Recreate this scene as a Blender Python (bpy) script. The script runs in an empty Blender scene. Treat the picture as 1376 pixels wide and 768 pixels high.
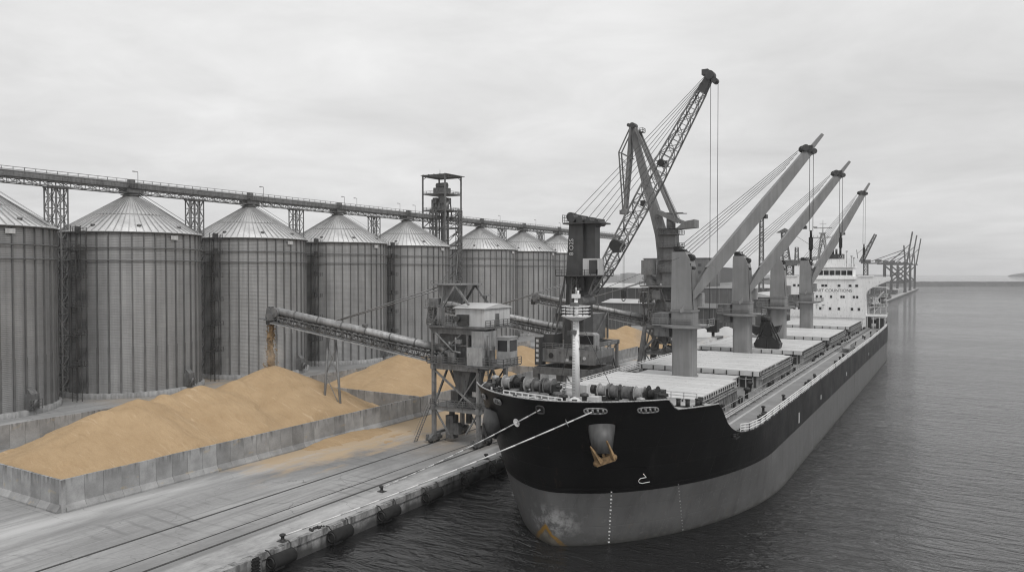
import bpy, math, random
from mathutils import Vector, noise as MN
rnd = random.Random(7)
scene = bpy.context.scene
COL = scene.collection
ORG = {}
sin, cos, pi, sqrt = math.sin, math.cos, math.pi, math.sqrt

# ------------------------------------------------------------------ helpers
class MB:
    def __init__(s):
        s.v = []; s.f = []; s.sm = []; s.mi = []; s.m = 0
    def add(s, vs, fs, smooth=False):
        b = len(s.v); s.v += [tuple(p) for p in vs]
        for f in fs:
            s.f.append(tuple(b + i for i in f)); s.sm.append(smooth); s.mi.append(s.m)
        return s
    def box(s, x0, x1, y0, y1, z0, z1):
        return s.add([(x0,y0,z0),(x1,y0,z0),(x1,y1,z0),(x0,y1,z0),(x0,y0,z1),(x1,y0,z1),(x1,y1,z1),(x0,y1,z1)],
              [(0,3,2,1),(4,5,6,7),(0,1,5,4),(1,2,6,5),(2,3,7,6),(3,0,4,7)])
    def cbox(s, c, d):
        return s.box(c[0]-d[0]/2, c[0]+d[0]/2, c[1]-d[1]/2, c[1]+d[1]/2, c[2]-d[2]/2, c[2]+d[2]/2)
    def beam(s, p, q, w, h=None, w2=None, h2=None, up=(0,0,1)):
        p = Vector(p); q = Vector(q); h = w if h is None else h
        w2 = w if w2 is None else w2; h2 = h if h2 is None else h2
        d = (q-p)
        if d.length < 1e-6: return s
        d.normalize(); u = Vector(up)
        if abs(d.dot(u)) > .98: u = Vector((0,1,0)) if abs(d.y) < .9 else Vector((1,0,0))
        a = d.cross(u).normalized(); b = a.cross(d).normalized()
        vs = []
        for (c, ww, hh) in ((p, w, h), (q, w2, h2)):
            for (i, j) in ((-1,-1),(1,-1),(1,1),(-1,1)):
                vs.append(c + a*(i*ww/2) + b*(j*hh/2))
        return s.add(vs, [(0,1,2,3),(7,6,5,4),(0,4,5,1),(1,5,6,2),(2,6,7,3),(3,7,4,0)])
    def tube(s, p, q, r, n=8, r2=None, cap=True, smooth=True):
        p = Vector(p); q = Vector(q); r2 = r if r2 is None else r2
        d = (q-p)
        if d.length < 1e-6: return s
        d.normalize(); u = Vector((0,0,1))
        if abs(d.z) > .98: u = Vector((0,1,0))
        a = d.cross(u).normalized(); b = a.cross(d).normalized()
        vs = []
        for c, rr in ((p, r), (q, r2)):
            for i in range(n):
                t = 2*pi*i/n; vs.append(c + a*(cos(t)*rr) + b*(sin(t)*rr))
        s.add(vs, [(i, (i+1)%n, n+(i+1)%n, n+i) for i in range(n)], smooth)
        if cap:
            k = len(s.v)-2*n
            s.f += [tuple(k+i for i in reversed(range(n))), tuple(k+n+i for i in range(n))]
            s.sm += [False, False]; s.mi += [s.m, s.m]
        return s
    def path(s, pts, r, n=6):
        for a, b in zip(pts, pts[1:]): s.tube(a, b, r, n)
        return s
    def lathe(s, c, prof, n=32, smooth=True, cap=False):
        vs = []
        for (r, z) in prof:
            for i in range(n):
                t = 2*pi*i/n; vs.append((c[0]+cos(t)*r, c[1]+sin(t)*r, c[2]+z))
        fs = []
        for k in range(len(prof)-1):
            for i in range(n):
                j = (i+1)%n; fs.append((k*n+i, k*n+j, (k+1)*n+j, (k+1)*n+i))
        s.add(vs, fs, smooth)
        if cap:
            b = len(s.v)-n
            s.f.append(tuple(b+i for i in range(n))); s.sm.append(False); s.mi.append(s.m)
        return s
    def prism(s, poly, axis, a0, a1):
        n = len(poly)
        def P(p, a):
            return {'x': (a, p[0], p[1]), 'y': (p[0], a, p[1]), 'z': (p[0], p[1], a)}[axis]
        vs = [P(p, a0) for p in poly] + [P(p, a1) for p in poly]
        return s.add(vs, [tuple(range(n)), tuple(reversed(range(n, 2*n)))] + [(i, i+n, (i+1)%n+n, (i+1)%n) for i in range(n)])
    def torus(s, c, R, r, axis='z', n=20, m=6, sx=1., sy=1.):
        vs = []; fs = []
        for i in range(n):
            t = 2*pi*i/n
            for j in range(m):
                k = 2*pi*j/m; rr = R + r*cos(k); a, b, h = rr*cos(t)*sx, rr*sin(t)*sy, r*sin(k)
                o = {'z': (a,b,h), 'x': (h,a,b), 'y': (a,h,b)}[axis]
                vs.append((c[0]+o[0], c[1]+o[1], c[2]+o[2]))
                fs.append((i*m+j, ((i+1)%n)*m+j, ((i+1)%n)*m+(j+1)%m, i*m+(j+1)%m))
        return s.add(vs, fs, True)
    def ball(s, c, r, sx=1, sy=1, sz=1, n=10, m=6):
        prof = [(r*sin(pi*k/m)+1e-4, -r*cos(pi*k/m)*sz) for k in range(m+1)]
        b = len(s.v); s.lathe(c, prof, n)
        if sx != 1 or sy != 1:
            for i in range(b, len(s.v)):
                x, y, z = s.v[i]; s.v[i] = (c[0]+(x-c[0])*sx, c[1]+(y-c[1])*sy, z)
        return s
    def rail(s, pts, h=1.1, step=1.6, r=.035, rails=3):
        for a, b in zip(pts, pts[1:]):
            a = Vector(a); b = Vector(b); L = (b-a).length; n = max(1, int(round(L/step)))
            for i in range(n+1):
                p = a.lerp(b, i/n); s.beam(p, p+Vector((0,0,h)), 2*r)
            for k in range(rails):
                z = Vector((0,0,h*(k+1)/rails)); s.beam(a+z, b+z, 2*r)
        return s
    def lattice(s, p, q, w0, w1, n, r, h0=None, h1=None, up=(0,0,1), rb=None):
        p = Vector(p); q = Vector(q); d = (q-p).normalized(); u = Vector(up); rb = rb or r*.6
        h0 = w0 if h0 is None else h0; h1 = w1 if h1 is None else h1
        if abs(d.dot(u)) > .98: u = Vector((0,1,0))
        a = d.cross(u).normalized(); b = a.cross(d).normalized()
        def C(t, k):
            i, j = ((-1,-1),(1,-1),(1,1),(-1,1))[k]
            return p.lerp(q, t) + a*(i*(w0+(w1-w0)*t)/2) + b*(j*(h0+(h1-h0)*t)/2)
        for k in range(4): s.beam(C(0,k), C(1,k), 2*r)
        for i in range(n):
            t0, t1 = i/n, (i+1)/n
            for k in range(4):
                m = (k+1) % 4
                if (i+k) % 2: s.beam(C(t0,k), C(t1,m), 2*rb)
                else: s.beam(C(t0,m), C(t1,k), 2*rb)
                s.beam(C(t1,k), C(t1,m), 2*rb)
        return s
    def build(s, name, mat, parent=None, recalc=False):
        o0 = ORG.get(parent.name, (0,0,0)) if parent else (0,0,0)
        me = bpy.data.meshes.new(name)
        me.from_pydata([(x-o0[0], y-o0[1], z-o0[2]) for x, y, z in s.v], [], s.f)
        me.polygons.foreach_set('use_smooth', s.sm)
        mats = mat if isinstance(mat, (list, tuple)) else [mat]
        for m in mats: me.materials.append(m)
        if len(mats) > 1: me.polygons.foreach_set('material_index', s.mi)
        me.update()
        if recalc:
            import bmesh
            bm = bmesh.new(); bm.from_mesh(me); bmesh.ops.recalc_face_normals(bm, faces=bm.faces[:]); bm.to_mesh(me); bm.free()
        o = bpy.data.objects.new(name, me); COL.objects.link(o)
        if parent: o.parent = parent
        ORG[o.name] = o0
        return o

def tag(o, label=None, cat=None, group=None, kind=None):
    if label: o['label'] = label
    if cat: o['category'] = cat
    if group: o['group'] = group
    if kind: o['kind'] = kind
    return o
def empty(name, loc, label=None, cat=None, group=None):
    o = bpy.data.objects.new(name, None); COL.objects.link(o); o.location = loc; ORG[o.name] = tuple(loc)
    o.empty_display_size = .1
    return tag(o, label, cat, group)
def solo(name, mb, mat, label, cat, group=None):
    return tag(mb.build(name, mat), label, cat, group)
def copy_tree(o, parent=None, dloc=(0,0,0)):
    c = o.copy(); COL.objects.link(c); c.parent = parent
    c.location = Vector(o.location) + Vector(dloc)
    for ch in list(o.children): copy_tree(ch, c)
    return c
def sstep(a, b, x):
    t = min(1, max(0, (x-a)/(b-a))); return t*t*(3-2*t)
def ilerp(xs, ys, x):
    if x <= xs[0]: return ys[0]
    for i in range(len(xs)-1):
        if x <= xs[i+1]:
            t = (x-xs[i])/(xs[i+1]-xs[i]); return ys[i]+(ys[i+1]-ys[i])*t
    return ys[-1]

# ------------------------------------------------------------------ materials
class NT:
    def __init__(s, name):
        s.m = bpy.data.materials.new(name); s.m.use_nodes = True; s.t = s.m.node_tree
        s.b = s.t.nodes['Principled BSDF']; s.out = s.t.nodes['Material Output']
    def n(s, typ, **k):
        x = s.t.nodes.new(typ)
        for a, b in k.items():
            if a in x.inputs: x.inputs[a].default_value = b
            else: setattr(x, a, b)
        return x
    def l(s, a, b): s.t.links.new(a, b)
    def math(s, op, a, b=None, clamp=False):
        x = s.t.nodes.new('ShaderNodeMath'); x.operation = op; x.use_clamp = clamp
        for i, v in enumerate((a, b)):
            if v is None: continue
            if isinstance(v, (int, float)): x.inputs[i].default_value = v
            else: s.l(v, x.inputs[i])
        return x.outputs[0]
    def ramp(s, v, a, b, lo=0., hi=1.):
        x = s.t.nodes.new('ShaderNodeMapRange'); s.l(v, x.inputs[0])
        for i, q in enumerate((a, b, lo, hi)): x.inputs[i+1].default_value = q
        return x.outputs[0]
    def mix(s, f, a, b, mode='MIX'):
        x = s.t.nodes.new('ShaderNodeMix'); x.data_type = 'RGBA'; x.blend_type = mode
        for i, v in ((0, f), (6, a), (7, b)):
            if isinstance(v, (int, float)): x.inputs[i].default_value = v if i == 0 else (v, v, v, 1)
            elif isinstance(v, tuple): x.inputs[i].default_value = (*v, 1)
            else: s.l(v, x.inputs[i])
        return x.outputs[2]
    def co(s, scale=(1,1,1), kind='Object', loc=(0,0,0)):
        if not hasattr(s, 'tc'): s.tc = s.t.nodes.new('ShaderNodeTexCoord')
        mp = s.t.nodes.new('ShaderNodeMapping'); mp.inputs['Scale'].default_value = scale; mp.inputs['Location'].default_value = loc
        s.l(s.tc.outputs[kind], mp.inputs['Vector']); return mp.outputs[0]
    def noise(s, scale=1., detail=4, co=None, rough=.55, dist=0.):
        x = s.n('ShaderNodeTexNoise'); x.inputs['Scale'].default_value = scale; x.inputs['Detail'].default_value = detail
        x.inputs['Roughness'].default_value = rough; x.inputs['Distortion'].default_value = dist
        s.l(co if co is not None else s.co(), x.inputs['Vector']); return x.outputs['Fac']
    def xyz(s, kind='Object'):
        if not hasattr(s, 'tc'): s.tc = s.t.nodes.new('ShaderNodeTexCoord')
        x = s.t.nodes.new('ShaderNodeSeparateXYZ'); s.l(s.tc.outputs[kind], x.inputs[0]); return x.outputs
    def bump(s, h, strength=.3, dist=.1):
        x = s.n('ShaderNodeBump'); x.inputs['Strength'].default_value = strength; x.inputs['Distance'].default_value = dist
        s.l(h, x.inputs['Height']); s.l(x.outputs[0], s.b.inputs['Normal'])
    def fin(s, col=None, rough=.6, metal=0., spec=None):
        if col is not None:
            if isinstance(col, tuple): s.b.inputs['Base Color'].default_value = (*col, 1)
            else: s.l(col, s.b.inputs['Base Color'])
        if isinstance(rough, (int, float)): s.b.inputs['Roughness'].default_value = rough
        else: s.l(rough, s.b.inputs['Roughness'])
        s.b.inputs['Metallic'].default_value = metal
        if spec is not None: s.b.inputs['Specular IOR Level'].default_value = spec
        return s.m

def paint(name, c, rough=.55, metal=0., var=.25, scale=.6, streak=.25, rand=.0, grime=None):
    """painted / galvanised surface: blotches, vertical run marks, per-object variation"""
    if isinstance(c, (int, float)): c = (c, c, c)
    t = NT(name)
    a = t.noise(scale, 5); st = t.noise(1., 4, t.co((1.6,1.6,.09)))
    v = t.math('ADD', t.ramp(a, .3, .7, 1-var, 1+var), t.ramp(st, .35, .7, streak*.5, -streak))
    if rand:
        oi = t.n('ShaderNodeObjectInfo'); v = t.math('MULTIPLY', v, t.ramp(oi.outputs['Random'], 0, 1, 1-rand, 1+rand))
    hsv = t.n('ShaderNodeHueSaturation'); hsv.inputs['Color'].default_value = (*c, 1); t.l(v, hsv.inputs['Value'])
    col = hsv.outputs[0]
    if grime:
        g = t.ramp(t.noise(2.3, 6, t.co((1,1,.35))), .56, .72)
        col = t.mix(t.math('MULTIPLY', g, .8), col, grime)
    return t.fin(col, rough, metal)

m_steel = paint('grey_painted_steel', .2, .5, .2, .25, .5, .3, grime=(.05,.05,.05))
m_steel_lt = paint('pale_galvanised_steel', .33, .5, .25, .2, .6, .25, grime=(.12,.12,.12))
m_steel_dk = paint('dark_painted_steel', .045, .5, .0, .25, .5, .2)
m_steel_md = paint('weathered_grey_steel', .125, .55, .1, .3, .7, .3, grime=(.03,.03,.03))
m_white = paint('white_ship_paint', .8, .45, 0, .05, .25, .08, grime=(.5,.5,.5))
m_white2 = paint('off_white_cladding', .5, .55, 0, .1, .3, .15)
m_crane = paint('ship_crane_grey_paint', .215, .45, 0, .1, .3, .16, grime=(.19,.19,.19))
m_ll = paint('quay_crane_grey_paint', .16, .5, 0, .15, .3, .2, grime=(.09,.09,.09))
m_black = paint('black_machinery', .018, .6, 0, .3, 1.2, .2)
m_rubber = paint('black_rubber', .011, .9, 0, .3, 1.5, .2)
m_rope = paint('pale_mooring_rope', .62, .9, 0, .1, 3., 0)
m_cable = paint('steel_wire_rope', .075, .6, .2, .1, 2., 0)
m_rust = paint('rusty_iron', (.25,.165,.085), .85, 0, .4, 2.2, .2, grime=(.13,.08,.04))
m_glass = NT('dark_window_glass').fin((.02,.02,.022), .12)
m_shed = paint('grey_shed_cladding', .12, .7, 0, .15, .15, .25)
m_shed_dk = paint('dark_shed_cladding', .05, .7, 0, .15, .15, .2)
m_roof_lt = paint('pale_shed_roof', .46, .7, 0, .12, .1, 0)
m_far = paint('distant_structures', .085, .8, 0, .2, .05, 0)
m_far_lt = paint('distant_pale_structures', .3, .8, 0, .2, .05, 0)

def mat_silo():
    t = NT('corrugated_silo_sheet')
    x, y, z = t.xyz()[:3]
    ang = t.math('MULTIPLY', t.math('ARCTAN2', y, x), 16.)
    cb = t.n('ShaderNodeCombineXYZ'); t.l(ang, cb.inputs[0]); t.l(z, cb.inputs[1])
    br = t.n('ShaderNodeTexBrick'); t.l(cb.outputs[0], br.inputs['Vector'])
    br.inputs['Scale'].default_value = 1.; br.inputs['Brick Width'].default_value = 2.513; br.inputs['Row Height'].default_value = 1.15
    br.inputs['Mortar Size'].default_value = .035; br.inputs['Mortar Smooth'].default_value = .4; br.inputs['Bias'].default_value = 0.
    br.offset = .5
    br.inputs['Color1'].default_value = (.285,)*3+(1,); br.inputs['Color2'].default_value = (.305,)*3+(1,); br.inputs['Mortar'].default_value = (.25,)*3+(1,)
    mp = t.n('ShaderNodeMapping'); mp.inputs['Scale'].default_value = (.5,.02,1); t.l(cb.outputs[0], mp.inputs['Vector'])
    oi = t.n('ShaderNodeObjectInfo'); rv = t.n('ShaderNodeCombineXYZ'); rq = t.math('MULTIPLY', oi.outputs['Random'], 80.)
    for q in range(3): t.l(rq, rv.inputs[q])
    def sh(v):
        ad = t.n('ShaderNodeVectorMath'); ad.operation = 'ADD'; t.l(v, ad.inputs[0]); t.l(rv.outputs[0], ad.inputs[1]); return ad.outputs[0]
    st = t.noise(1.6, 5, sh(mp.outputs[0])); bl = t.noise(.12, 5, sh(t.co()))
    v = t.math('MULTIPLY', t.math('MULTIPLY', t.ramp(st, .3, .7, .78, 1.14), t.ramp(bl, .3, .7, .86, 1.12)), t.ramp(oi.outputs['Random'], 0, 1, .94, 1.06))
    hs = t.n('ShaderNodeHueSaturation'); t.l(br.outputs[0], hs.inputs['Color']); t.l(v, hs.inputs['Value'])
    w = t.math('SINE', t.math('MULTIPLY', z, 2*pi/.38))
    t.bump(w, .28, .05)
    return t.fin(hs.outputs[0], .5, .35)
m_silo = mat_silo()
m_roof = paint('galvanised_silo_roof', .6, .45, .3, .14, .35, .0, .04, grime=(.3,.3,.3))
m_roofseam = paint('roof_seam_metal', .4, .5, .3, .1, .5, 0)
m_rib = paint('silo_stiffener_metal', .14, .5, .35, .15, .4, .15)
m_plinth = paint('weathered_concrete', .27, .9, 0, .2, .5, .3, grime=(.13,.13,.13))

def mat_panel():
    t = NT('precast_concrete_panel')
    oi = t.n('ShaderNodeObjectInfo')
    off = t.n('ShaderNodeVectorMath'); off.operation = 'ADD'
    cb = t.n('ShaderNodeCombineXYZ'); r9 = t.math('MULTIPLY', oi.outputs['Random'], 90.); t.l(r9, cb.inputs[0]); t.l(r9, cb.inputs[1])
    t.l(t.co((1,1,1)), off.inputs[0]); t.l(cb.outputs[0], off.inputs[1])
    mp = t.n('ShaderNodeMapping'); mp.inputs['Scale'].default_value = (1.7,1.7,.22); t.l(off.outputs[0], mp.inputs['Vector'])
    st = t.noise(1., 6, mp.outputs[0]); bl = t.noise(.5, 6, off.outputs[0]); fine = t.noise(6., 4, off.outputs[0])
    z = t.xyz()[2]
    topg = t.math('MULTIPLY', t.ramp(z, 2.4, 4., 0, 1), t.ramp(st, .5, .64, 0, 1))
    v = t.math('MULTIPLY', t.math('MULTIPLY', t.ramp(oi.outputs['Random'], 0, 1, .76, 1.16), t.ramp(bl, .3, .7, .74, 1.18)), t.ramp(fine, .3, .7, .93, 1.06))
    hs = t.n('ShaderNodeHueSaturation'); hs.inputs['Color'].default_value = (.285,.285,.285,1); t.l(v, hs.inputs['Value'])
    c = t.mix(t.math('MULTIPLY', topg, .75), hs.outputs[0], (.085,.085,.085))
    tan = t.math('MULTIPLY', t.ramp(t.noise(.9, 4, t.co((1,.5,1), loc=(3,1,5))), .62, .7), .35)
    c = t.mix(tan, c, (.42,.33,.19))
    t.bump(fine, .25, .05)
    return t.fin(c, .9)
m_panel = mat_panel()

def mat_apron():
    t = NT('worn_concrete_apron')
    x, y, z = t.xyz()[:3]
    big = t.noise(.045, 6, t.co((1,.45,1)), .6, .6); mid = t.noise(.22, 6, t.co((1.6,.35,1)), .6); fine = t.noise(2.2, 6)
    col = t.mix(t.ramp(big, .38, .62), (.17,.17,.17), (.345,.345,.345))
    col = t.mix(t.ramp(mid, .38, .68), col, t.mix(1., col, 1.22, 'MULTIPLY'))
    col = t.mix(t.ramp(fine, .3, .7, 0, .5), col, t.mix(1., col, .72, 'MULTIPLY'))
    # traffic sweeps: long dark brush marks along the quay and turning arcs
    sw = t.ramp(t.noise(1., 5, t.co((1.1,.05,1)), .6), .48, .66, 0, .7)
    col = t.mix(sw, col, (.19,.19,.19))
    wv = t.n('ShaderNodeTexWave'); wv.wave_type = 'RINGS'; wv.inputs['Scale'].default_value = .13; wv.inputs['Distortion'].default_value = 2.5; wv.inputs['Detail'].default_value = 3
    t.l(t.co((1,1,1), loc=(104,-26,0)), wv.inputs['Vector'])
    arc = t.math('MULTIPLY', t.ramp(wv.outputs['Fac'], .82, 1.), t.ramp(t.noise(.08, 3), .5, .62))
    col = t.mix(t.math('MULTIPLY', arc, .6), col, (.15,.15,.15))
    # pale lane beside the bunker and pale edge strip
    lane = t.math('MULTIPLY', t.ramp(x, -95, -92, 0, 1), t.ramp(x, -91, -86, 1, 0))
    col = t.mix(t.math('MULTIPLY', lane, t.ramp(mid, .35, .6, .2, .8)), col, (.5,.5,.5))
    edge = t.math('MULTIPLY', t.ramp(x, -67.6, -67.0, 0, 1), t.ramp(t.noise(.7, 6, t.co((1,.5,1), loc=(2,2,2)), .65), .3, .6, .15, .9))
    col = t.mix(t.math('MULTIPLY', edge, .7), col, (.5,.5,.5))
    # slab joints and cracks
    bk = t.n('ShaderNodeTexBrick'); t.l(t.co((1,1,1)), bk.inputs['Vector']); bk.inputs['Scale'].default_value = 1.
    bk.inputs['Brick Width'].default_value = 9.; bk.inputs['Row Height'].default_value = 12.; bk.inputs['Mortar Size'].default_value = .03; bk.offset = 0
    col = t.mix(t.math('MULTIPLY', bk.outputs['Fac'], t.ramp(fine, .35, .6, .1, .6)), col, (.09,.09,.09))
    vo = t.n('ShaderNodeTexVoronoi'); vo.feature = 'DISTANCE_TO_EDGE'; vo.inputs['Scale'].default_value = .07
    wob = t.n('ShaderNodeVectorMath'); wob.operation = 'ADD'; nz = t.n('ShaderNodeTexNoise'); nz.inputs['Scale'].default_value = .4; t.l(t.co(), nz.inputs['Vector'])
    sc = t.n('ShaderNodeVectorMath'); sc.operation = 'SCALE'; sc.inputs['Scale'].default_value = 3.; t.l(nz.outputs['Color'], sc.inputs[0])
    t.l(t.co(), wob.inputs[0]); t.l(sc.outputs[0], wob.inputs[1]); t.l(wob.outputs[0], vo.inputs['Vector'])
    crack = t.math('MULTIPLY', t.ramp(vo.outputs['Distance'], .0, .006, 1, 0), t.ramp(big, .45, .6))
    col = t.mix(t.math('MULTIPLY', crack, .7), col, (.07,.07,.07))
    # grain dust swept over the apron near the loader
    dx = t.math('MULTIPLY', t.ramp(x, -94, -78, 1, .0), t.ramp(x, -97, -95.5, 0, 1)); dy = t.math('MULTIPLY', t.ramp(y, 66, 88, 0, 1), t.ramp(y, 118, 150, 1, .15))
    dn = t.noise(.28, 6, t.co((1.,.4,1), loc=(5,9,0)), .65)
    dm = t.math('MULTIPLY', t.math('MULTIPLY', dx, dy), 1.)
    mask = t.ramp(t.math('ADD', dn, t.math('MULTIPLY', t.math('SUBTRACT', dm, .5), .6)), .3, .56, 0, .9)
    mask = t.math('MULTIPLY', mask, t.ramp(dm, 0, .12))
    col = t.mix(mask, col, (.43,.32,.20))
    dust = t.math('MULTIPLY', t.math('MULTIPLY', t.ramp(x, -80, -66, 1, 0), t.ramp(y, 92, 104, 0, 1)), t.ramp(dn, .4, .6, .1, .55))
    col = t.mix(t.math('MULTIPLY', dust, t.ramp(y, 130, 160, 1, 0)), col, (.40,.29,.17))
    t.bump(fine, .2, .04)
    return t.fin(col, t.ramp(big, .3, .7, .9, .6))
m_apron = mat_apron()

def mat_quaywall():
    t = NT('stained_quay_concrete')
    z = t.xyz()[2]
    st = t.noise(1., 6, t.co((1,.9,.16)), .65); bl = t.noise(.4, 6); fi = t.noise(3., 5)
    col = t.mix(t.ramp(bl, .32, .68), (.20,.20,.20), (.44,.44,.44))
    col = t.mix(t.ramp(st, .47, .63, 0, .9), col, (.07,.07,.07))
    col = t.mix(t.ramp(t.math('ADD', z, t.math('MULTIPLY', t.math('SUBTRACT', bl, .5), 1.6)), -.9, -1.9, 0, .9), col, (.035,.035,.035))
    col = t.mix(t.ramp(fi, .4, .7, 0, .35), col, (.09,.09,.09))
    t.bump(fi, .6, .12)
    return t.fin(col, .9)
m_quay = mat_quaywall()

def mat_grain():
    t = NT('loose_grain')
    a = t.noise(.25, 6); b = t.noise(9., 4); c = t.noise(1., 5, t.co((.5,2.2,1)))
    col = t.mix(t.ramp(a, .3, .7), (.375,.265,.155), (.455,.33,.20))
    col = t.mix(t.ramp(c, .5, .68, 0, .45), col, (.34,.235,.135))
    col = t.mix(t.ramp(b, .35, .65, 0, .35), col, (.28,.19,.105))
    st = t.noise(1., 5, t.co((.16,1.5,.3)), .6, .8); col = t.mix(t.ramp(st, .6, .68, 0, .5), col, (.52,.395,.265)); col = t.mix(t.ramp(st, .38, .3, 0, .3), col, (.27,.19,.105))
    h = t.math('ADD', t.math('MULTIPLY', b, .5), t.math('ADD', t.math('MULTIPLY', c, .6), t.math('MULTIPLY', st, .6)))
    t.bump(h, .6, .3)
    return t.fin(col, .95, spec=.2)
m_grain = mat_grain()

BOOT = 4.2
def mat_hull():
    t = NT('ship_hull_paint')
    x, y, z = t.xyz('Object')[:3]     # object origin at (-41.3,180,-2.4)
    bl = t.noise(.16, 6); st = t.noise(1., 6, t.co((.6,.6,.05)), .65); fi = t.noise(1.4, 6)
    black = t.mix(t.ramp(bl, .3, .7), (.003,.003,.0032), (.0075,.0075,.008))
    black = t.mix(t.ramp(st, .58, .74, 0, .3), black, (.03,.03,.03))
    grey = t.mix(t.ramp(bl, .3, .7), (.10,.10,.10), (.15,.15,.15))
    grey = t.mix(t.ramp(st, .5, .7, 0, .6), grey, (.075,.075,.075))
    grey = t.mix(t.ramp(fi, .6, .75, 0, .35), grey, (.24,.24,.24))
    # pale scrape above the forefoot
    d = t.math('ADD', t.math('POWER', t.math('MULTIPLY', t.math('SUBTRACT', x, .6), .26), 2.), t.math('POWER', t.math('MULTIPLY', t.math('SUBTRACT', z, 2.9), .42), 2.))
    fw = t.ramp(y, -99, -97, 1, 0)
    scr = t.math('MULTIPLY', t.math('MULTIPLY', t.ramp(d, .15, 1., 1, 0), t.ramp(t.noise(.9, 7, rough=.7), .45, .62)), fw)
    grey = t.mix(t.math('MULTIPLY', scr, .5), grey, (.5,.5,.5))
    # rusty chafe in the shape of an arrow on the stem, and weed line
    vv = t.math('ADD', t.math('MULTIPLY', t.math('ABSOLUTE', x), 1.05), z)
    wob = t.math('ADD', vv, t.math('MULTIPLY', t.math('SUBTRACT', fi, .5), .9))
    band = t.math('MULTIPLY', t.ramp(t.math('ABSOLUTE', t.math('SUBTRACT', wob, 2.2)), .18, .5, 1, 0), fw)
    grey = t.mix(t.math('MULTIPLY', band, .95), grey, (.34,.195,.045))
    inner = t.math('MULTIPLY', t.math('MULTIPLY', t.ramp(wob, 1.9, 1.6), fw), .4)
    grey = t.mix(inner, grey, (.30,.26,.19))
    foot = t.ramp(t.math('ADD', z, t.math('MULTIPLY', t.math('SUBTRACT', fi, .5), .8)), .5, .1)
    grey = t.mix(t.math('MULTIPLY', foot, .7), grey, (.05,.05,.045))
    rr = t.ramp(t.noise(1., 5, t.co((.9,.9,.07), loc=(4,2,9)), .7), .62, .72)
    black = t.mix(t.math('MULTIPLY', rr, .5), black, (.045,.03,.02)); grey = t.mix(t.math('MULTIPLY', rr, .45), grey, (.17,.12,.08))
    wl = t.math('MULTIPLY', t.ramp(z, 2.2, .4), t.ramp(t.noise(.5, 6, t.co((1,1,1.6), loc=(1,7,2)), .7), .42, .62)); grey = t.mix(t.math('MULTIPLY', wl, .6), grey, (.06,.06,.055))
    ln = t.ramp(t.math('ADD', z, t.math('MULTIPLY', t.math('SUBTRACT', fi, .5), .12)), BOOT+2.4-.03, BOOT+2.4+.03)
    col = t.mix(ln, grey, black)
    # plate seams
    bk = t.n('ShaderNodeTexBrick'); cb = t.n('ShaderNodeCombineXYZ'); t.l(y, cb.inputs[0]); t.l(z, cb.inputs[1]); t.l(cb.outputs[0], bk.inputs['Vector'])
    bk.inputs['Scale'].default_value = 1.; bk.inputs['Brick Width'].default_value = 9.; bk.inputs['Row Height'].default_value = 2.4; bk.inputs['Mortar Size'].default_value = .05; bk.inputs['Mortar Smooth'].default_value = 1.
    h = t.math('ADD', t.math('MULTIPLY', bk.outputs['Fac'], -.5), t.math('MULTIPLY', t.noise(.35, 3), 1.3))
    t.bump(h, .3, .12)
    return t.fin(col, t.ramp(bl, .3, .7, .4, .55), spec=.16)
m_hull = mat_hull()
m_deck = paint('grey_deck_paint', .2, .65, 0, .2, .25, 0, grime=(.13,.13,.13))
m_deck_lt = paint('pale_deck_paint', .36, .65, 0, .2, .4, 0, grime=(.16,.16,.16))
def mat_hatch():
    t = NT('hatch_cover_paint')
    a = t.noise(.3, 6, t.co((.25,1.4,1))); b = t.noise(1.5, 6); c = t.noise(.1, 4)
    col = t.mix(t.ramp(a, .35, .7), (.50,.50,.50), (.60,.60,.60))
    col = t.mix(t.ramp(b, .56, .75, 0, .6), col, (.38,.38,.38))
    col = t.mix(t.ramp(c, .45, .7, 0, .35), col, (.42,.42,.42))
    return t.fin(col, .6)
m_hatch = mat_hatch()
m_coam = paint('hatch_coaming_paint', .055, .6, 0, .3, .5, .4, grime=(.05,.05,.05))

def mat_water():
    t = NT('harbour_water')
    a = t.noise(.07, 3, t.co((.6,1.,1)), .5, .3); b = t.noise(.62, 4, t.co((.3,1.,1)), .58, .6); c = t.noise(2.1, 3, t.co((.5,1.,1)), .6)
    patch = t.ramp(t.noise(.012, 4, t.co((.5,1.,1)), .6), .35, .65, .55, 1.25)
    h = t.math('ADD', t.math('ADD', t.math('MULTIPLY', a, .8), t.math('MULTIPLY', b, .85)), t.math('MULTIPLY', c, .2))
    h = t.math('MULTIPLY', h, patch)
    t.bump(h, 1., 1.1)
    t.b.inputs['IOR'].default_value = 1.62
    return t.fin((.014,.014,.0145), .05)
m_water = mat_water()

# ------------------------------------------------------------------ setting
def sheet(name, x0, x1, y0, y1, z, mat, label, cat):
    mb = MB().add([(x0,y0,z),(x1,y0,z),(x1,y1,z),(x0,y1,z)], [(0,1,2,3)])
    return tag(mb.build(name, mat), label, cat, kind='structure')
QX = -62.6
sheet('ground', -7000, QX-.6, -500, 1500, 0, m_apron, 'worn concrete quay apron dusted with spilled grain', 'ground')
sheet('far_shore_ground', -7000, -420, 1500, 7400, .2, m_far, 'flat hazy land behind the port', 'ground')
sheet('harbour_water', -7400, 7400, -600, 7400, -2.4, m_water, 'rippled grey harbour water around the bulk carrier', 'water')
mb = MB()
y = -100.
mb.box(QX-.6, QX, -100, 1500, -.75, .012)                            # coping
mb.box(QX-1.2, QX-.25, -100, 1500, -6, -.7532)
for i in range(30):
    yy = 55.2 + i*8.9
    mb.box(QX-.24, QX+.22, yy-.7, yy+.7, -3.4, -.10)
mb.box(QX-.1, QX+.5, 30, 52.6, -6, .006)
mb.box(-420, QX-.6, 1500.003, 1500.6, -6, .01)
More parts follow.
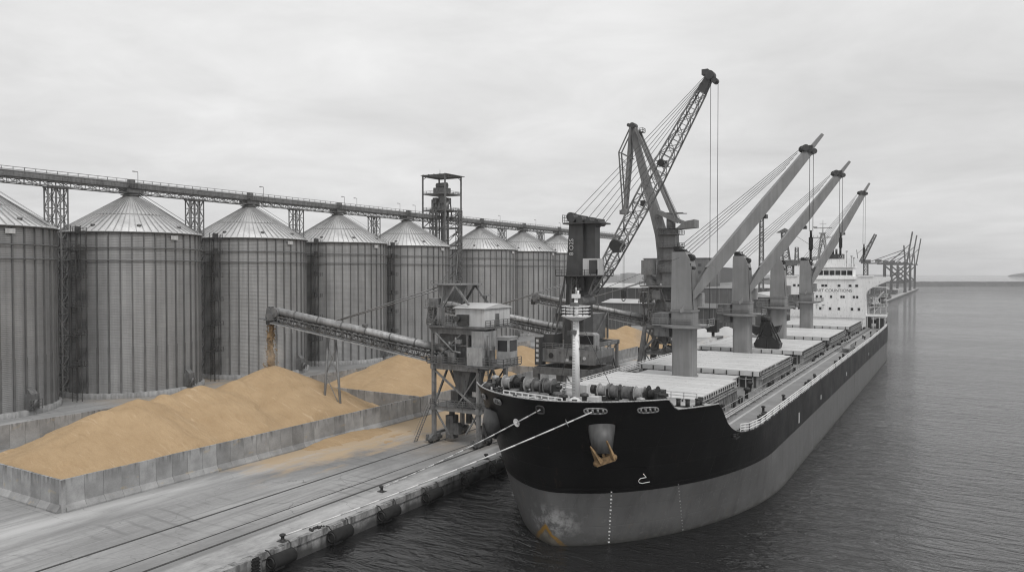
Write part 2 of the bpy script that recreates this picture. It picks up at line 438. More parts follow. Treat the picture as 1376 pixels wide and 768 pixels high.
solo('quay_wall', mb, m_quay, 'stained concrete quay wall rising from the dark water', 'quay wall')

# slot and rail lines in the apron
def rail_line(x, w, label, name, mat, h=.05):
    m = MB(); m.box(x-w/2, x+w/2, -60, 520, -.1, h); return solo(name, m, mat, label, 'rail')
def slot(x, w, name, label):
    m = MB().add([(x-w/2,-60,.004),(x+w/2,-60,.004),(x+w/2,520,.004),(x-w/2,520,.004)], [(0,1,2,3)])
    return solo(name, m, m_black, label, 'rail slot')
for x, l in ((-77.7, 'dark steel crane rail farthest from the water, under the loader inner feet'), (-68.6, 'dark steel crane rail beside the quay edge, under the loader outer feet')):
    rail_line(x, .16, l, 'crane_rail', m_steel_dk); 
    slot(x-.22, .2, 'rail_groove', l.replace('steel crane rail', 'groove along the crane rail'))
slot(-71.6, .26, 'cable_slot', 'narrow cable slot in the apron midway between both crane rails')

# fenders and bollards
fy = [55.0, 63.8, 72.5, 81.6, 90.8, 98.5, 107, 116]
fl = ['cylindrical black quay fender nearest the viewer at the wall corner', 'black quay fender second from the near end of the quay', 'black quay fender hanging third along the quay wall',
      'black quay fender hanging below the bollard with the mooring rope', 'black quay fender fifth along the quay wall before the bow', 'black quay fender beside the bow at the loader', 'black quay fender squeezed beside the port bow', 'black quay fender hidden deepest beside the ship']
mb = MB(); mb.tube((0,-1.5,0), (0,1.5,0), .74, 18)
fen = empty('quay_fender', (0,0,0))
b_ = mb.build('fender_body', m_rubber, fen)
mb = MB(); mb.tube((0,-1.53,0), (0,-1.505,0), .32, 12); mb.build('fender_bore', m_black, fen)
for s in (-1, 1):
    mb = MB(); mb.path([(0,1.3*s,0.6), (-.4,1.5*s,1.2), (-.75,1.6*s,1.26)], .07, 6); mb.build('chain', m_black, fen)
    mb = MB(); mb.torus((0,1.53*s,0), .52, .09, 'y', 14, 5); mb.build('end_ring', m_black, fen)
for i, yy in enumerate(fy):
    o = fen if i == 0 else copy_tree(fen)
    o.location = (QX+.78, yy, -1.05); tag(o, fl[i], 'fender', 'fenders along the quay wall')
def bollard(x, y, label):
    b = empty('bollard', (x,y,0), label, 'bollard', 'bollards on the quay edge')
    m = MB(); m.lathe((x,y,.005), [(.34,0),(.3,.12),(.2,.2),(.19,.5),(.34,.62),(.36,.74),(.2,.82),(.01,.84)], 14); m.build('post', m_black, b)
    m = MB(); m.box(x-.5,x+.5,y-.42,y+.42,.003,.08); m.build('base_plate', m_steel_dk, b)
bollard(-66.4, 76.3, 'black mooring bollard on the apron holding a pale bow rope')
bollard(-63.5, 56.6, 'black mooring bollard at the near corner of the quay')
bollard(-63.9, 98.2, 'black mooring bollard beside the loader at the bow')
m = MB()
for k in range(16): m.ball((QX-.3-rnd.random()*.8, 60.3+rnd.random()*2.2, .08), .12+.1*rnd.random(), n=6, m=4)
solo('debris_heap', m, m_black, 'small dark heap of debris lying on the quay edge', 'debris')

# tyre and ladder at the near quay corner
lad = empty('quay_ladder', (QX+.55, 51.5, -2.4), 'black rubber ladder strip down the near quay corner', 'ladder')
m = MB()
for k in range(8): m.box(QX+.5, QX+.72, 51.2, 52.2, -2.6+k*.33, -2.42+k*.33)
m.build('rung', m_rubber, lad)
m = MB(); m.box(QX+.505, QX+.6, 51.3, 52.1, -2.9, .1); m.build('backing', m_black, lad)

# ------------------------------------------------------------------ silos
SX = -180.; SR = 16.; EAVE = 39.; APEX = 48.4
silo_y = [75.5, 112, 148.5, 185, 221.5, 272, 308.5, 345]
def make_silo():
    s = empty('grain_silo', (0,0,0))
    MB().lathe((0,0,0), [(16.9,0),(16.9,1.1),(16.5,1.2),(15,1.2)], 96).build('plinth', m_plinth, s)
    MB().lathe((0,0,0), [(SR,1.2)]+[(SR, 1.2+(EAVE-1.2)*k/12) for k in range(1,13)], 120).build('shell', m_silo, s)
    me0 = None
    for k in range(40):
        a = 2*pi*(k+.5)/40
        if me0 is None:
            m = MB(); m.prism([(SR-.06,-.17),(SR+.3,-.13),(SR+.3,.13),(SR-.06,.17)], 'z', 1.25, EAVE-.25); m.box(SR+.29,SR+.37,-.2,.2,1.3,12)
            o = m.build('stiffener', m_rib, s); me0 = o
        else:
            o = me0.copy(); COL.objects.link(o); o.parent = s
        o.rotation_euler = (0,0,a)
    for z in (35.1, 32.2):
        MB().torus((0,0,z), SR+.42, .13, 'z', 96, 6).build('wind_ring', m_rib, s)
    r = MB()
    prof = [(SR+.55, EAVE-.35), (SR+.5, EAVE), (SR*.55, EAVE+(APEX-EAVE)*.47), (1.6, APEX)]
    r.lathe((0,0,0), prof, 80, smooth=True); roof = r.build('roof', m_roof, s)
    r = MB()
    for k in range(64):
        a = 2*pi*k/64
        r.beam((cos(a)*(SR+.5), sin(a)*(SR+.5), EAVE+.08), (cos(a)*1.7, sin(a)*1.7, APEX+.05), .13, .22)
    r.torus((0,0,EAVE+(APEX-EAVE)*.475+.1), SR*.545, .16, 'z', 72, 6)
    r.build('roof_seam', m_roofseam, roof)
    MB().torus((0,0,EAVE-.2), SR+.6, .16, 'z', 96, 6).build('eave_trim', m_rib, roof)
    for k in range(7):
        a = -2.6 + k*.72; rr = 14.2; z = EAVE+(APEX-EAVE)*(1-rr/16.)*.98+.1
        v = MB(); v.lathe((cos(a)*rr, sin(a)*rr, z), [(.35,-.2),(.35,.35),(.55,.38),(.5,.6),(.02,.75)], 10); v.build('roof_vent', m_steel, roof)
    MB().lathe((0,0,APEX-.15), [(1.9,0),(1.9,.5),(2.4,.52),(2.4,.62),(1.2,.7),(1.2,1.2),(.02,1.25)], 24).build('roof_collar', m_steel, roof)
    l = MB(); a = -.05
    for o_ in (-.35, .35):
        l.beam((SR+.4, o_+.0, EAVE+.35), (2., o_, APEX+.35), .09)
        l.beam((SR+.4, o_+.0, EAVE+1.2), (2., o_, APEX+1.2), .06)
    for k in range(24):
        t = k/23; l.beam((SR+.4-(SR-1.6)*t, -.35, EAVE+.35+(APEX-EAVE)*t), (SR+.4-(SR-1.6)*t, .35, EAVE+.35+(APEX-EAVE)*t), .07)
    lo = l.build('roof_ladder', m_steel_md, roof); lo.rotation_euler = (0,0,.62)
    p = MB(); p.box(SR+.32, SR+.4, -.95, .95, EAVE-1.75, EAVE-.75); po = p.build('sign_plate', m_white2, s); po.rotation_euler = (0,0,.05)
    h = MB(); h.box(SR-.1,SR+1.5,-1.1,1.1,1.3,4.4); h.prism([(SR+.2,4.4),(SR+1.5,4.4),(SR+.2,5.6)], 'y', -.8, .8)
    h.tube((SR+1.2,-.4,1.2),(SR+2.3,-.4,3.2),.25,8); h.rail([(SR+1.7,-1.6,1.2),(SR+1.7,1.6,1.2)],2.,.8,.05)
    ho = h.build('discharge_hatch', m_steel_md, s); ho.rotation_euler = (0,0,.28)
    return s
silo0 = make_silo()
silo_lab = ['corrugated grain silo cut off by the left edge of the photo', 'widest whole grain silo, behind the left end of the tan heap', 'grain silo behind the falling grain stream',
    'grain silo behind the middle of the near conveyor boom', 'grain silo just left of the lattice elevator tower', 'grain silo just right of the lattice elevator tower',
    'grain silo second past the elevator tower, behind the far boom head', 'far grain silo partly hidden by the dark harbour crane tower']
for i, yy in enumerate(silo_y):
    o = silo0 if i == 0 else copy_tree(silo0)
    o.location = (SX, yy, 0); tag(o, silo_lab[i], 'silo', 'row of grain silos')

# gallery along the silo tops
def gallery(y0, y1, label):
    g = empty('conveyor_gallery', (SX, y0, 49), label, 'conveyor', 'conveyor galleries over the silos')
    n = int((y1-y0)/1.7)
    t = MB()
    for sx in (-1.5, 1.5):
        t.beam((SX+sx,y0,49.25),(SX+sx,y1,49.25),.22); t.beam((SX+sx,y0,50.4),(SX+sx,y1,50.4),.2)
        for k in range(n):
            a = y0+(y1-y0)*k/n; b = y0+(y1-y0)*(k+1)/n
            if k % 2: t.beam((SX+sx,a,49.25),(SX+sx,b,50.4),.12)
            else: t.beam((SX+sx,a,50.4),(SX+sx,b,49.25),.12)
            t.beam((SX+sx,b,49.25),(SX+sx,b,50.4),.1)
    for k in range(0, n, 2):
        a = y0+(y1-y0)*k/n; t.beam((SX-1.5,a,49.25),(SX+1.5,a,49.25),.12)
    t.build('truss', m_steel, g)
    h = MB(); h.box(SX-1.25,SX+1.25,y0,y1,50.5,51.75); h.prism([(SX-1.4,51.75),(SX+1.4,51.75),(SX,52.1)],'y',y0,y1)
    k = y0+1.5
    while k < y1: h.box(SX+1.251,SX+1.31,k-.05,k+.05,50.5,51.75); k += 3.1
    h.build('belt_housing', m_steel, g)
    w = MB(); w.box(SX+1.32,SX+2.3,y0,y1,50.42,50.5); w.build('walkway', m_steel_md, g)
    r = MB(); r.rail([(SX+2.3,y0,50.5),(SX+2.3,y1,50.5)], 1.15, 2., .045, 2); r.rail([(SX-1.45,y0,51.8),(SX-1.45,y1,51.8)], 1.2, 2.4, .06, 2)
    r.build('handrail', m_steel, g)
    for yy in silo_y:
        if y0 < yy < y1:
            s = MB(); s.lathe((SX,yy,48.6), [(.7,0),(.7,.5),(1.5,.9),(1.5,1.9)], 12); s.box(SX-1.6,SX+2.,yy-2.2,yy+2.2,49.35,50.3)
            s.box(SX+1.0,SX+2.4,yy-1.6,yy-.4,50.5,52.6); s.tube((SX+1.4,yy+1,50),(SX+1.9,yy+2.2,48.8),.28,8)
            s.rail([(SX+2.6,yy-2.5,50.4),(SX+2.6,yy+2.5,50.4)],1.2,1.2,.05,2)
            s.build('discharge_spout', m_steel_md, g)
    for yy in [v for v in (112.5, 152, 186, 192, 215, 224, 285, 318, 344) if y0 < v < y1]:
        s = MB(); s.tube((SX+2.2,yy,50.5),(SX+2.2,yy,54.6),.07,6); s.beam((SX+2.2,yy,54.6),(SX+2.2,yy-1.,54.7),.14); s.cbox((SX+2.2,yy-1.1,54.65),(.4,.6,.2))
        s.build('lamp_post', m_steel, g)
gallery(28, 243, 'long elevated conveyor gallery running over the near silos')
gallery(247, 425, 'elevated conveyor gallery from the lattice tower to the far silos')
tre_lab = ['lattice trestle between the cut-off silo and the widest silo', 'lattice trestle left of the silo behind the grain stream', 'lattice trestle right of the silo behind the grain stream',
    'lattice trestle left of the silo beside the elevator tower', 'lattice trestle just past the first silo beyond the elevator tower', 'lattice trestle before the farthest silo']
tre = empty('gallery_trestle', (0,0,0))
for sy in (-1.35, 1.35):
    m = MB(); m.lattice((0,sy,0), (0,sy,49.15), 1.7, 1.7, 20, .13, rb=.07); m.build('lattice_leg', m_steel, tre)
m = MB(); m.box(-1.4,1.4,-2.3,2.3,48.85,49.14); m.build('cap_beam', m_steel, tre)
for i, yy in enumerate((93.75, 130.25, 166.75, 203.25, 290.25, 326.75)):
    o = tre if i == 0 else copy_tree(tre)
    o.location = (SX, yy, 0); tag(o, tre_lab[i], 'trestle', 'trestles carrying the gallery')
# caged ladders between silos
lad = empty('access_ladder', (0,0,0))
m = MB()
for s_ in (-.9,.9): m.beam((s_,-.6,0),(s_,-.6,40),.12); m.beam((s_,.6,0),(s_,.6,40),.12)
for k in range(60): m.beam((-.9,-.6,.6*k+1),(.9,-.6,.6*k+1),.06)
m.build('frame', m_steel_dk, lad)
for z in (8, 15, 21.5, 28, 34.3, 38.3):
    m = MB(); m.box(-1.6,1.6,-1.6,1.6,z,z+.12); m.rail([(1.6,-1.6,z+.12),(1.6,1.6,z+.12)],1.1,.8,.05); m.cbox((.2,.3,z+.9),(.9,.8,1.2)); m.build('landing', m_steel_dk, lad)
for i, yy in enumerate((93.75, 130.25, 166.75, 203.25)):
    o = lad if i == 0 else copy_tree(lad)
    o.location = (SX+8, yy, 0); tag(o, 'dark caged ladder in the gap ' + ['left of the widest silo', 'just right of the widest silo', 'right of the silo behind the grain stream', 'left of the silo beside the elevator tower'][i], 'ladder', 'ladders between the silos')

# elevator tower
ex, ey = -179.5, 243.4; hw = 5.5
et = empty('elevator_tower', (ex,ey,0), 'tall open lattice elevator tower standing among the silos', 'tower')
m = MB()
for sx in (-1,1):
    for sy in (-1,1): m.beam((ex+sx*hw,ey+sy*hw,0),(ex+sx*hw,ey+sy*hw,68),.5)
lv = [8,16,24,32,40,47,54,60.5,67.6]
for z in lv:
    for a, b in (((-1,-1),(1,-1)),((1,-1),(1,1)),((1,1),(-1,1)),((-1,1),(-1,-1))):
        m.beam((ex+a[0]*hw,ey+a[1]*hw,z),(ex+b[0]*hw,ey+b[1]*hw,z),.42)
for z0, z1 in zip(lv[:6], lv[1:7]):
    for sx in (-1,1): m.beam((ex+sx*hw,ey-hw,z0),(ex+sx*hw,ey+hw,z1),.2); m.beam((ex-hw,ey+sx*hw,z0),(ex+hw,ey+sx*hw,z1),.2)
m.build('frame', m_steel_md, et)
for z in (54, 60.5):
    m = MB(); m.box(ex-hw,ex+hw,ey-hw,ey+hw,z-.25,z); m.rail([(ex-hw,ey-hw,z),(ex+hw,ey-hw,z),(ex+hw,ey+hw,z),(ex-hw,ey+hw,z)],1.1,1.8,.06,2); m.build('platform', m_steel_md, et)
m = MB(); m.box(ex-hw-.6,ex+hw+1.2,ey-hw-.6,ey+hw+1.,67.85,68.05)
for k in range(5): m.beam((ex-hw+k*2.7,ey-hw,68.2),(ex-hw+k*2.7,ey+hw,68.2),.25)
m.beam((ex-hw,ey-hw,66.2),(ex-hw+3,ey-hw,67.8),.2); m.beam((ex+hw,ey+hw,66.2),(ex+hw,ey+hw-3,67.8),.2); m.box(ex-3,ex+3,ey-3,ey+3,68.05,68.5); m.tube((ex-1,ey,68.4),(ex-1,ey,70.6),.08); m.build('roof', m_steel_md, et)
for dx, dy in ((-1.8,-1.5),(1.9,1.2),(-1.5,2),(2.3,-2.2)):
    m = MB(); x, y = ex+dx, ey+dy
    m.box(x-.32,x+.32,y-.5,y+.5,0,57); m.box(x-.9,x+.9,y-1.2,y+1.2,56.8,59.2)
    m.build('bucket_elevator', m_steel_md, et)
m = MB(); m.box(ex-2.6,ex+2.6,ey-2.4,ey+2.4,60.6,63.2); m.tube((ex-2.4,ey,64.2),(ex+2.4,ey,64.2),1.15,14); m.cbox((ex+2.9,ey-3,61.6),(1.6,1.6,1.8)); m.cbox((ex-3.4,ey+2,61.2),(1.4,1.6,1.2)); m.build('drive_machinery', m_steel_md, et)
m = MB()
for k in range(5): m.tube((ex-3+k*1.5,ey-2,54.1),(ex-3+k*1.5,ey-2+.5*k,58.5),.75,10)
m.tube((ex-2,ey-3,57),(ex-4,ey-4.6,50),.3); m.tube((ex+2,ey+3,57),(ex+1,ey+5.6,50.5),.3); m.build('ducting', m_steel, et)
m = MB()
for k in range(13):
    z = 2+k*4; m.beam((ex+hw+.2,ey-hw+.5,z),(ex+hw+.2,ey+hw-.5,z+4),.3,.16); m.beam((ex+hw+1.1,ey-hw+.5,z+1),(ex+hw+1.1,ey+hw-.5,z+5),.08)
m.lattice((ex+hw+1.4,ey+2,0),(ex+hw+1.4,ey+2,54),1.8,1.8,24,.13,rb=.09); m.lattice((ex+.5,ey-hw-1.2,0),(ex+.5,ey-hw-1.2,54),1.8,1.8,24,.13,rb=.09); m.build('stair', m_steel_md, et)

# ------------------------------------------------------------------ bunker walls
PW = 2.4
def bunker_wall(axis, fixed, a0, a1, side, label, h=4.0):
    """axis 'y': runs along Y at X=fixed; side = direction of the outer toe"""
    w = empty('bunker_wall', (fixed, a0, 0) if axis == 'y' else (a0, fixed, 0), label, 'wall', 'precast walls of the grain bunkers')
    n = int(round((a1-a0)/PW)); pw = (a1-a0)/n
    prof = [(0,.005),(.62,.005),(.62,.22),(.16,.85),(.1,.9),(.04,h),(-.24,h),(-.24,.005)]
    for k in range(n):
        m = MB(); g = .018; p0, p1 = a0+k*pw+g, a0+(k+1)*pw-g; dz = rnd.uniform(-.02,.02); dd = rnd.uniform(-.015,.015)
        pr = [(fixed+side*(q[0]-.0)+dd, q[1]+(dz if q[1] > 3 else 0)) for q in prof]
        m.prism(pr, 'y' if axis == 'y' else 'x', p0, p1)
        m.build('wall_panel', m_panel, w, recalc=True)
    m = MB()
    if axis == 'y': m.box(fixed-side*.2-.02, fixed-side*.2+.02, a0, a1, .01, h-.05)
    else: m.box(a0, a1, fixed-side*.2-.02, fixed-side*.2+.02, .01, h-.05)
    m.build('joint_filler', m_black, w)
    return w
FX, BX = -94.3, -136.6
bunker_wall('y', FX, 49.7, 120.2, 1, 'concrete bunker wall facing the quay beside the nearest grain heap')
bunker_wall('y', FX+.12, 120.22, 240, 1, 'concrete bunker wall facing the quay behind the near loader legs')
bunker_wall('x', 49.3, BX, FX+.05, -1, 'short concrete end wall at the left end of the nearest grain heap')
bunker_wall('y', BX, 44, 118, -1, 'rear concrete bunker wall between the nearest heap and the silos')
bunker_wall('y', BX-.1, 121, 240, -1, 'rear concrete bunker wall farther along, behind the second heap')
bunker_wall('x', 120.5, BX+.6, FX-.6, -1, 'concrete cross wall between the first and second grain heaps')
bunker_wall('x', 174, BX+.6, FX-.6, -1, 'concrete cross wall beyond the second heap')
bunker_wall('x', 222, BX+.6, FX-.6, -1, 'concrete cross wall far down the bunkers')
m = MB(); m.box(FX-.26,FX+.3,49.2,49.68,.006,4.03); solo('corner_post', m, m_panel, 'concrete corner post where the two near bunker walls meet', 'post')

# ------------------------------------------------------------------ grain heaps
def heap(name, x0, x1, y0, y1, cones, label, slope=.43, res=.42, cut=None, seed=0, group='heaps of grain in the bunkers'):
    nx = int((x1-x0)/res); ny = int((y1-y0)/res); vs = []; H = []
    for j in range(ny+1):
        for i in range(nx+1):
            x = x0+(x1-x0)*i/nx; y = y0+(y1-y0)*j/ny
            wx = x+1.2*MN.noise((x*.11+seed,y*.11,1.3)); wy = y+1.2*MN.noise((x*.11,y*.11+seed,7.7))
            k_ = 6.; hs_ = []
            for c in cones:
                d = sqrt(((wx-c[0]))**2+((wy-c[1]))**2); sl = c[3] if len(c) > 3 else slope
                hgt = c[2]-sl*(sqrt(d*d+.35)-.59); hs_.append(hgt)
            mx_h = max(hs_); z = mx_h+math.log(sum(math.exp(k_*(q-mx_h)) for q in hs_))/k_
            # slumps: long runnels down the slope
            best = max(cones, key=lambda c: c[2]-slope*math.hypot(wx-c[0], wy-c[1]))
            ang = math.atan2(y-best[1], x-best[0]); d = math.hypot(x-best[0], y-best[1])
            r1 = abs(MN.noise((ang*2.6+seed, d*.07, best[1]))); r2 = abs(MN.noise((ang*7+seed, d*.12, best[1]*2)))
            r3 = abs(MN.noise((x*.5+seed,y*.5,2.2)))
            z += (.75*min(.2,r1)+.45*min(.16,r2)+.16*min(.2,r3)-.2)*min(1,d/5) + .05*MN.noise((x*.9,y*.9,seed+2.))
            tl = MN.noise((x*.16+seed*2, y*.16, 4.4)); z += .3*sstep(.0,.05,tl)-.14
            if cut: z = min(z, cut(x,y))
            vs.append((x,y,max(z,-.35))); H.append(z)
    m = MB(); fs = []
    for j in range(ny):
        for i in range(nx):
            q = (j*(nx+1)+i, j*(nx+1)+i+1, (j+1)*(nx+1)+i+1, (j+1)*(nx+1)+i)
            if max(H[k] for k in q) > -.02: fs.append(q)
    m.add(vs, fs, True)
    return solo(name, m, m_grain, label, 'grain heap', group)
def nearwall(x, y, x1=FX-.26): return 3.75 + (x1-x)*1.2
heap('grain_heap', BX+.5, FX-.27, 49.6, 120.1,
     [(-107.5,59.3,7.2,.36),(-109,64,8.8),(-109.6,68.6,10.0),(-111,74.4,9.5),(-110.,81.,10.35),(-110.8,88.6,10.),(-110.9,96.2,11.75,.46)],
     'largest tan grain heap, under the falling grain stream', cut=lambda x,y: min(nearwall(x,y), 3.7+(y-49.6)*1.2))
heap('grain_heap', BX+.5, FX-.3, 121.3, 173.7, [(-114,138.5,10.),(-113,146,9.1),(-112,155,8.4),(-113,164,7.4)],
     'second grain heap, behind the A-frame boom legs', cut=nearwall, seed=3, res=.6)
heap('grain_heap', BX+.5, FX-.3, 174.6, 221.6, [(-113,186,8.),(-114,196,7.2)], 'third grain heap, behind the loader cabins', cut=nearwall, seed=5, res=.8)
heap('grain_heap', BX-12, FX-2., 222.7, 300, [(-113,249,10.2),(-113.5,262,7.5),(-113,276,8.2)], 'far ridged grain heap right of the dark harbour crane', cut=lambda x,y: 12, seed=8, res=.8)
def spill(x0, x1, y0, y1, seed, amp):
    m = MB(); nx, ny = int((x1-x0)/.35), int((y1-y0)/.35); vs = []; H = []
    for j in range(ny+1):
        for i in range(nx+1):
            x = x0+(x1-x0)*i/nx; y = y0+(y1-y0)*j/ny; u = (y-y0)/(y1-y0)
            env = sin(pi*u)**.7
            z = amp*env*(1-(x-x0)/(x1-x0))**1.1 + .28*MN.noise((x*.35+seed,y*.22,2.))*env + .1*MN.noise((x*1.1,y*.9,seed)) - .16
            vs.append((x,y,z)); H.append(z)
    fs = []
    for j in range(ny):
        for i in range(nx):
            q = (j*(nx+1)+i, j*(nx+1)+i+1, (j+1)*(nx+1)+i+1, (j+1)*(nx+1)+i)
            if max(H[k] for k in q) > 0: fs.append(q)
    m.add(vs, fs, True); return m
tag(spill(FX+.64, -88.6, 87, 108, 1.2, .95).build('spilled_grain', m_grain), 'loose grain spilled along the foot of the bunker wall', 'spilled grain', kind='stuff')
tag(spill(-87.5, -83, 94, 112, 6.2, .14).build('spilled_grain', m_grain), 'thin drift of grain swept on the apron before the loader', 'spilled grain', kind='stuff')

# ------------------------------------------------------------------ grain loader with its boom
def make_loader():
    L = empty('grain_loader', (-73.5,108,0))
    xs, ys = (-78.2,-68.9), (103.6,112.2)
    for x in xs:
        for y in ys:
            m = MB(); m.beam((x,y,1.3),(x,y,13),.62); m.cbox((x,y,13.0),(.9,.9,.3)); m.cbox((x,y,6.05),(.85,.85,.9)); m.build('leg', m_steel, L)
            m = MB(); m.prism([(y-1.5,.55),(y-1.2,1.0),(y-.4,1.45),(y+.4,1.45),(y+1.2,1.0),(y+1.5,.55)],'x',x-.3,x+.3)
            m.box(x-.55,x-.32,y-1.7,y+1.7,.4,.95); m.box(x+.32,x+.55,y-1.7,y+1.7,.4,.95); m.cbox((x+.6,y+.5,1.2),(.5,.6,.6)); m.cbox((x-.5,y-1.2,1.2),(.4,.5,.5))
            bg = m.build('bogie', m_steel_md, L)
            for dy in (-1.0,1.0): MB().tube((x-.28,y+dy,.42),(x+.28,y+dy,.42),.4,14).build('wheel', m_steel_dk, bg)
    m = MB()
    for z, h in ((13.2,.9),(6.0,.7)):
        for x in xs: m.beam((x,ys[0]-.6,z),(x,ys[1]+.6,z),.5,h)
        for y in ys: m.beam((xs[0]-.6,y,z-.003),(xs[1]+.6,y,z-.003),.5,h)
    for x in xs:
        m.beam((x,ys[0],6.3),(x,(ys[0]+ys[1])/2,12.8),.32); m.beam((x,ys[1],6.3),(x,(ys[0]+ys[1])/2,12.8),.32)
        m.beam((x,ys[0],1.5),(x,ys[1],1.5),.35,.45)
    for y in ys:
        m.beam((xs[0],y,12.6),(xs[1],y,6.3),.3); m.beam((xs[1],y,12.6),((xs[0]+xs[1])/2,y,6.3),.24); m.beam((xs[0],y,6.),(xs[0]+3.2,y,1.6),.26); m.beam((xs[1],y,6.),(xs[1]-2.6,y,2.),.26)
    m.build('portal_frame', m_steel, L)
    m = MB(); m.box(-79.2,-67.9,102.9,112.9,13.68,13.86); m.box(-70.5,-64.9,101.9,108.6,13.6,13.84)
    m.rail([(-79.2,102.9,13.86),(-71,102.9,13.86)],1.1,1.5,.05); m.rail([(-79.2,112.9,13.86),(-79.2,102.9,13.86)],1.1,1.5,.05); m.build('machinery_deck', m_steel_md, L)
    m = MB(); m.box(-78.7,-68.4,103.2,112.6,6.36,6.44); m.rail([(-78.7,103.2,6.44),(-68.4,103.2,6.44)],1.1,1.6,.05); m.rail([(-68.4,103.2,6.44),(-68.4,112.6,6.44)],1.1,1.6,.05)
    m.build('lower_walkway', m_steel_md, L)
    m = MB(); m.prism([(-75.8,13.6),(-71.4,13.6),(-72.8,8.6),(-74.6,8.6)],'y',105.4,110.2); m.tube((-73.7,107.8,3.),(-73.7,107.8,8.6),.55,12); m.build('hopper', m_steel_md, L)
    m = MB(); m.box(-76.6,-75.0,104.8,106.4,.6,4.6); m.tube((-75.8,105.6,4.6),(-75.8,105.6,6.3),.5,12); m.cbox((-74.4,105.2,2.4),(1.1,.9,2.)); m.build('dust_collector', m_steel_md, L)
    m = MB(); m.tube((-76.5,108,9.0),(-70.5,108,9.0),.5,12); m.cbox((-71,105,7.3),(1.6,1.2,1.6)); m.cbox((-77,109,7.4),(1.6,2.,1.8)); m.cbox((-70.2,110.5,8),(1.6,1.6,3)); m.tube((-70,106,6.5),(-70,106,13),.2); m.tube((-72,104.2,6.5),(-72,104.2,11),.14); m.build('lower_machinery', m_steel_md, L)
    # inclined access stair on the landward front
    m = MB()
    for dy in (0,.8): m.beam((-80.9,101.4+dy,.02),(-78.5,102.2+dy,6.3),.07,.12); m.beam((-80.9,101.4+dy,1.1),(-78.5,102.2+dy,7.3),.04)
    for k in range(20):
        t = k/20; m.beam((-80.9+2.4*t,101.4+.8*t,.1+6.2*t),(-80.9+2.4*t,102.2+.8*t,.1+6.2*t),.1,.04)
    m.build('stair', m_steel_md, L)
    m = MB()
    for dy in (0,.8): m.beam((-66.2,107.+dy,.02),(-68.2,106.+dy,6.3),.1,.22); m.beam((-66.2,107+dy,1.1),(-68.2,106+dy,7.3),.06)
    for k in range(20):
        t = k/20; m.beam((-66.2-2.*t,107.-1.*t,.1+6.2*t),(-66.2-2.*t,107.8-1.*t,.1+6.2*t),.2,.05)
    m.build('stair', m_steel_md, L)
    # house on top
    m = MB(); m.box(-73.9,-68.0,104.0,112.2,20.3,23.4); hs = m.build('machine_house', m_white2, L)
    m = MB(); m.prism([(103.6,23.42),(108.1,24.15),(112.6,23.42),(112.6,23.32),(103.6,23.32)],'x',-74.2,-67.7); m.build('house_roof', m_roof_lt, hs)
    m = MB(); m.box(-67.99,-67.95,107.4,108.6,20.35,22.4); m.build('house_door', m_steel_md, hs)
    m = MB()
    for k in range(5): m.box(-73.9+1.18*k+.55,-73.9+1.18*k+.6,103.96,103.999,20.3,23.3)
    for k in range(6): m.box(-67.999,-67.96,104.8+1.3*k,104.85+1.3*k,20.3,23.3)
    m.build('cladding_joint', m_white2, hs)
    m = MB(); m.box(-73.2,-71.0,103.3,103.95,20.5,22.3); m.tube((-72.8,103.2,21.6),(-72.8,102.6,21.6),.5,10); m.build('ventilation_unit', m_steel_dk, hs)
    m = MB(); m.box(-79.4,-67.2,103.2,113,19.95,20.28); m.rail([(-79.4,103.2,20.28),(-74,103.2,20.28)],1.1,1.4,.05); m.rail([(-79.4,103.2,20.28),(-79.4,113,20.28)],1.1,1.4,.05); m.rail([(-67.2,103.2,20.28),(-67.2,113,20.28)],1.1,1.4,.05)
    m.prism([(-79.4,19.95),(-67.2,19.95),(-69,18.9),(-78.4,18.9)],'y',103.6,104.); m.build('upper_platform', m_steel_md, L)
    m = MB()
    for x in (-78.6,-71.2):
        for y in (103.8,112): m.beam((x,y,13.86),(x,y,20),.4)
    m.beam((-78.6,103.8,14),(-71.2,103.8,20),.26); m.beam((-78.6,103.8,17),(-71.2,103.8,17),.22); m.beam((-71.2,103.8,14),(-71.2,112,20),.26); m.beam((-78.6,103.8,19.6),(-78.6,112,19.6),.3); m.beam((-78.6,112,17),(-71.2,112,17),.22); m.build('tower_frame', m_steel_md, L)
    m = MB(); m.box(-78.0,-71.6,105,111.8,13.9,19.9); m.build('conveyor_casing', m_steel_md, L)
    m = MB(); m.tube((-77.6,104.4,16.5),(-74.5,104,15.2),.5,12); m.tube((-75.2,104.1,14.1),(-75.2,104.1,17.6),.22); m.tube((-73.6,103.6,14.),(-73.6,103.6,18.4),.16); m.cbox((-74.2,103.5,14.9),(1.4,.8,1.8)); m.cbox((-76.6,103.4,14.6),(1.,.7,1.4)); m.tube((-77.8,103.5,19),(-74,103.4,16),.18); m.tube((-74,103.4,16),(-72.4,103.4,15.8),.18)
    m.cbox((-72.8,103.4,17.7),(1.,.6,.7)); m.build('chute_pipe', m_steel, L)
    # cabins on the water side
    m = MB(); m.box(-70.4,-67.3,102.3,106,13.9,16.9); m.build('electrical_cabin', m_steel_lt, L)
    m = MB(); m.box(-69.9,-67.5,103.0,107,16.92,19.6); m.build('electrical_cabin', m_steel_lt, L)
    m = MB(); m.box(-66.0,-63.6,104.6,107.4,14.2,18.6); m.box(-66.1,-63.5,104.5,107.5,18.6,18.75); cb = m.build('operator_cabin', m_steel_lt, L)
    m = MB(); m.box(-65.7,-63.9,104.54,104.59,16.4,18.2); m.box(-63.59,-63.54,104.9,107.1,16.4,18.2); m.build('window', m_glass, cb)
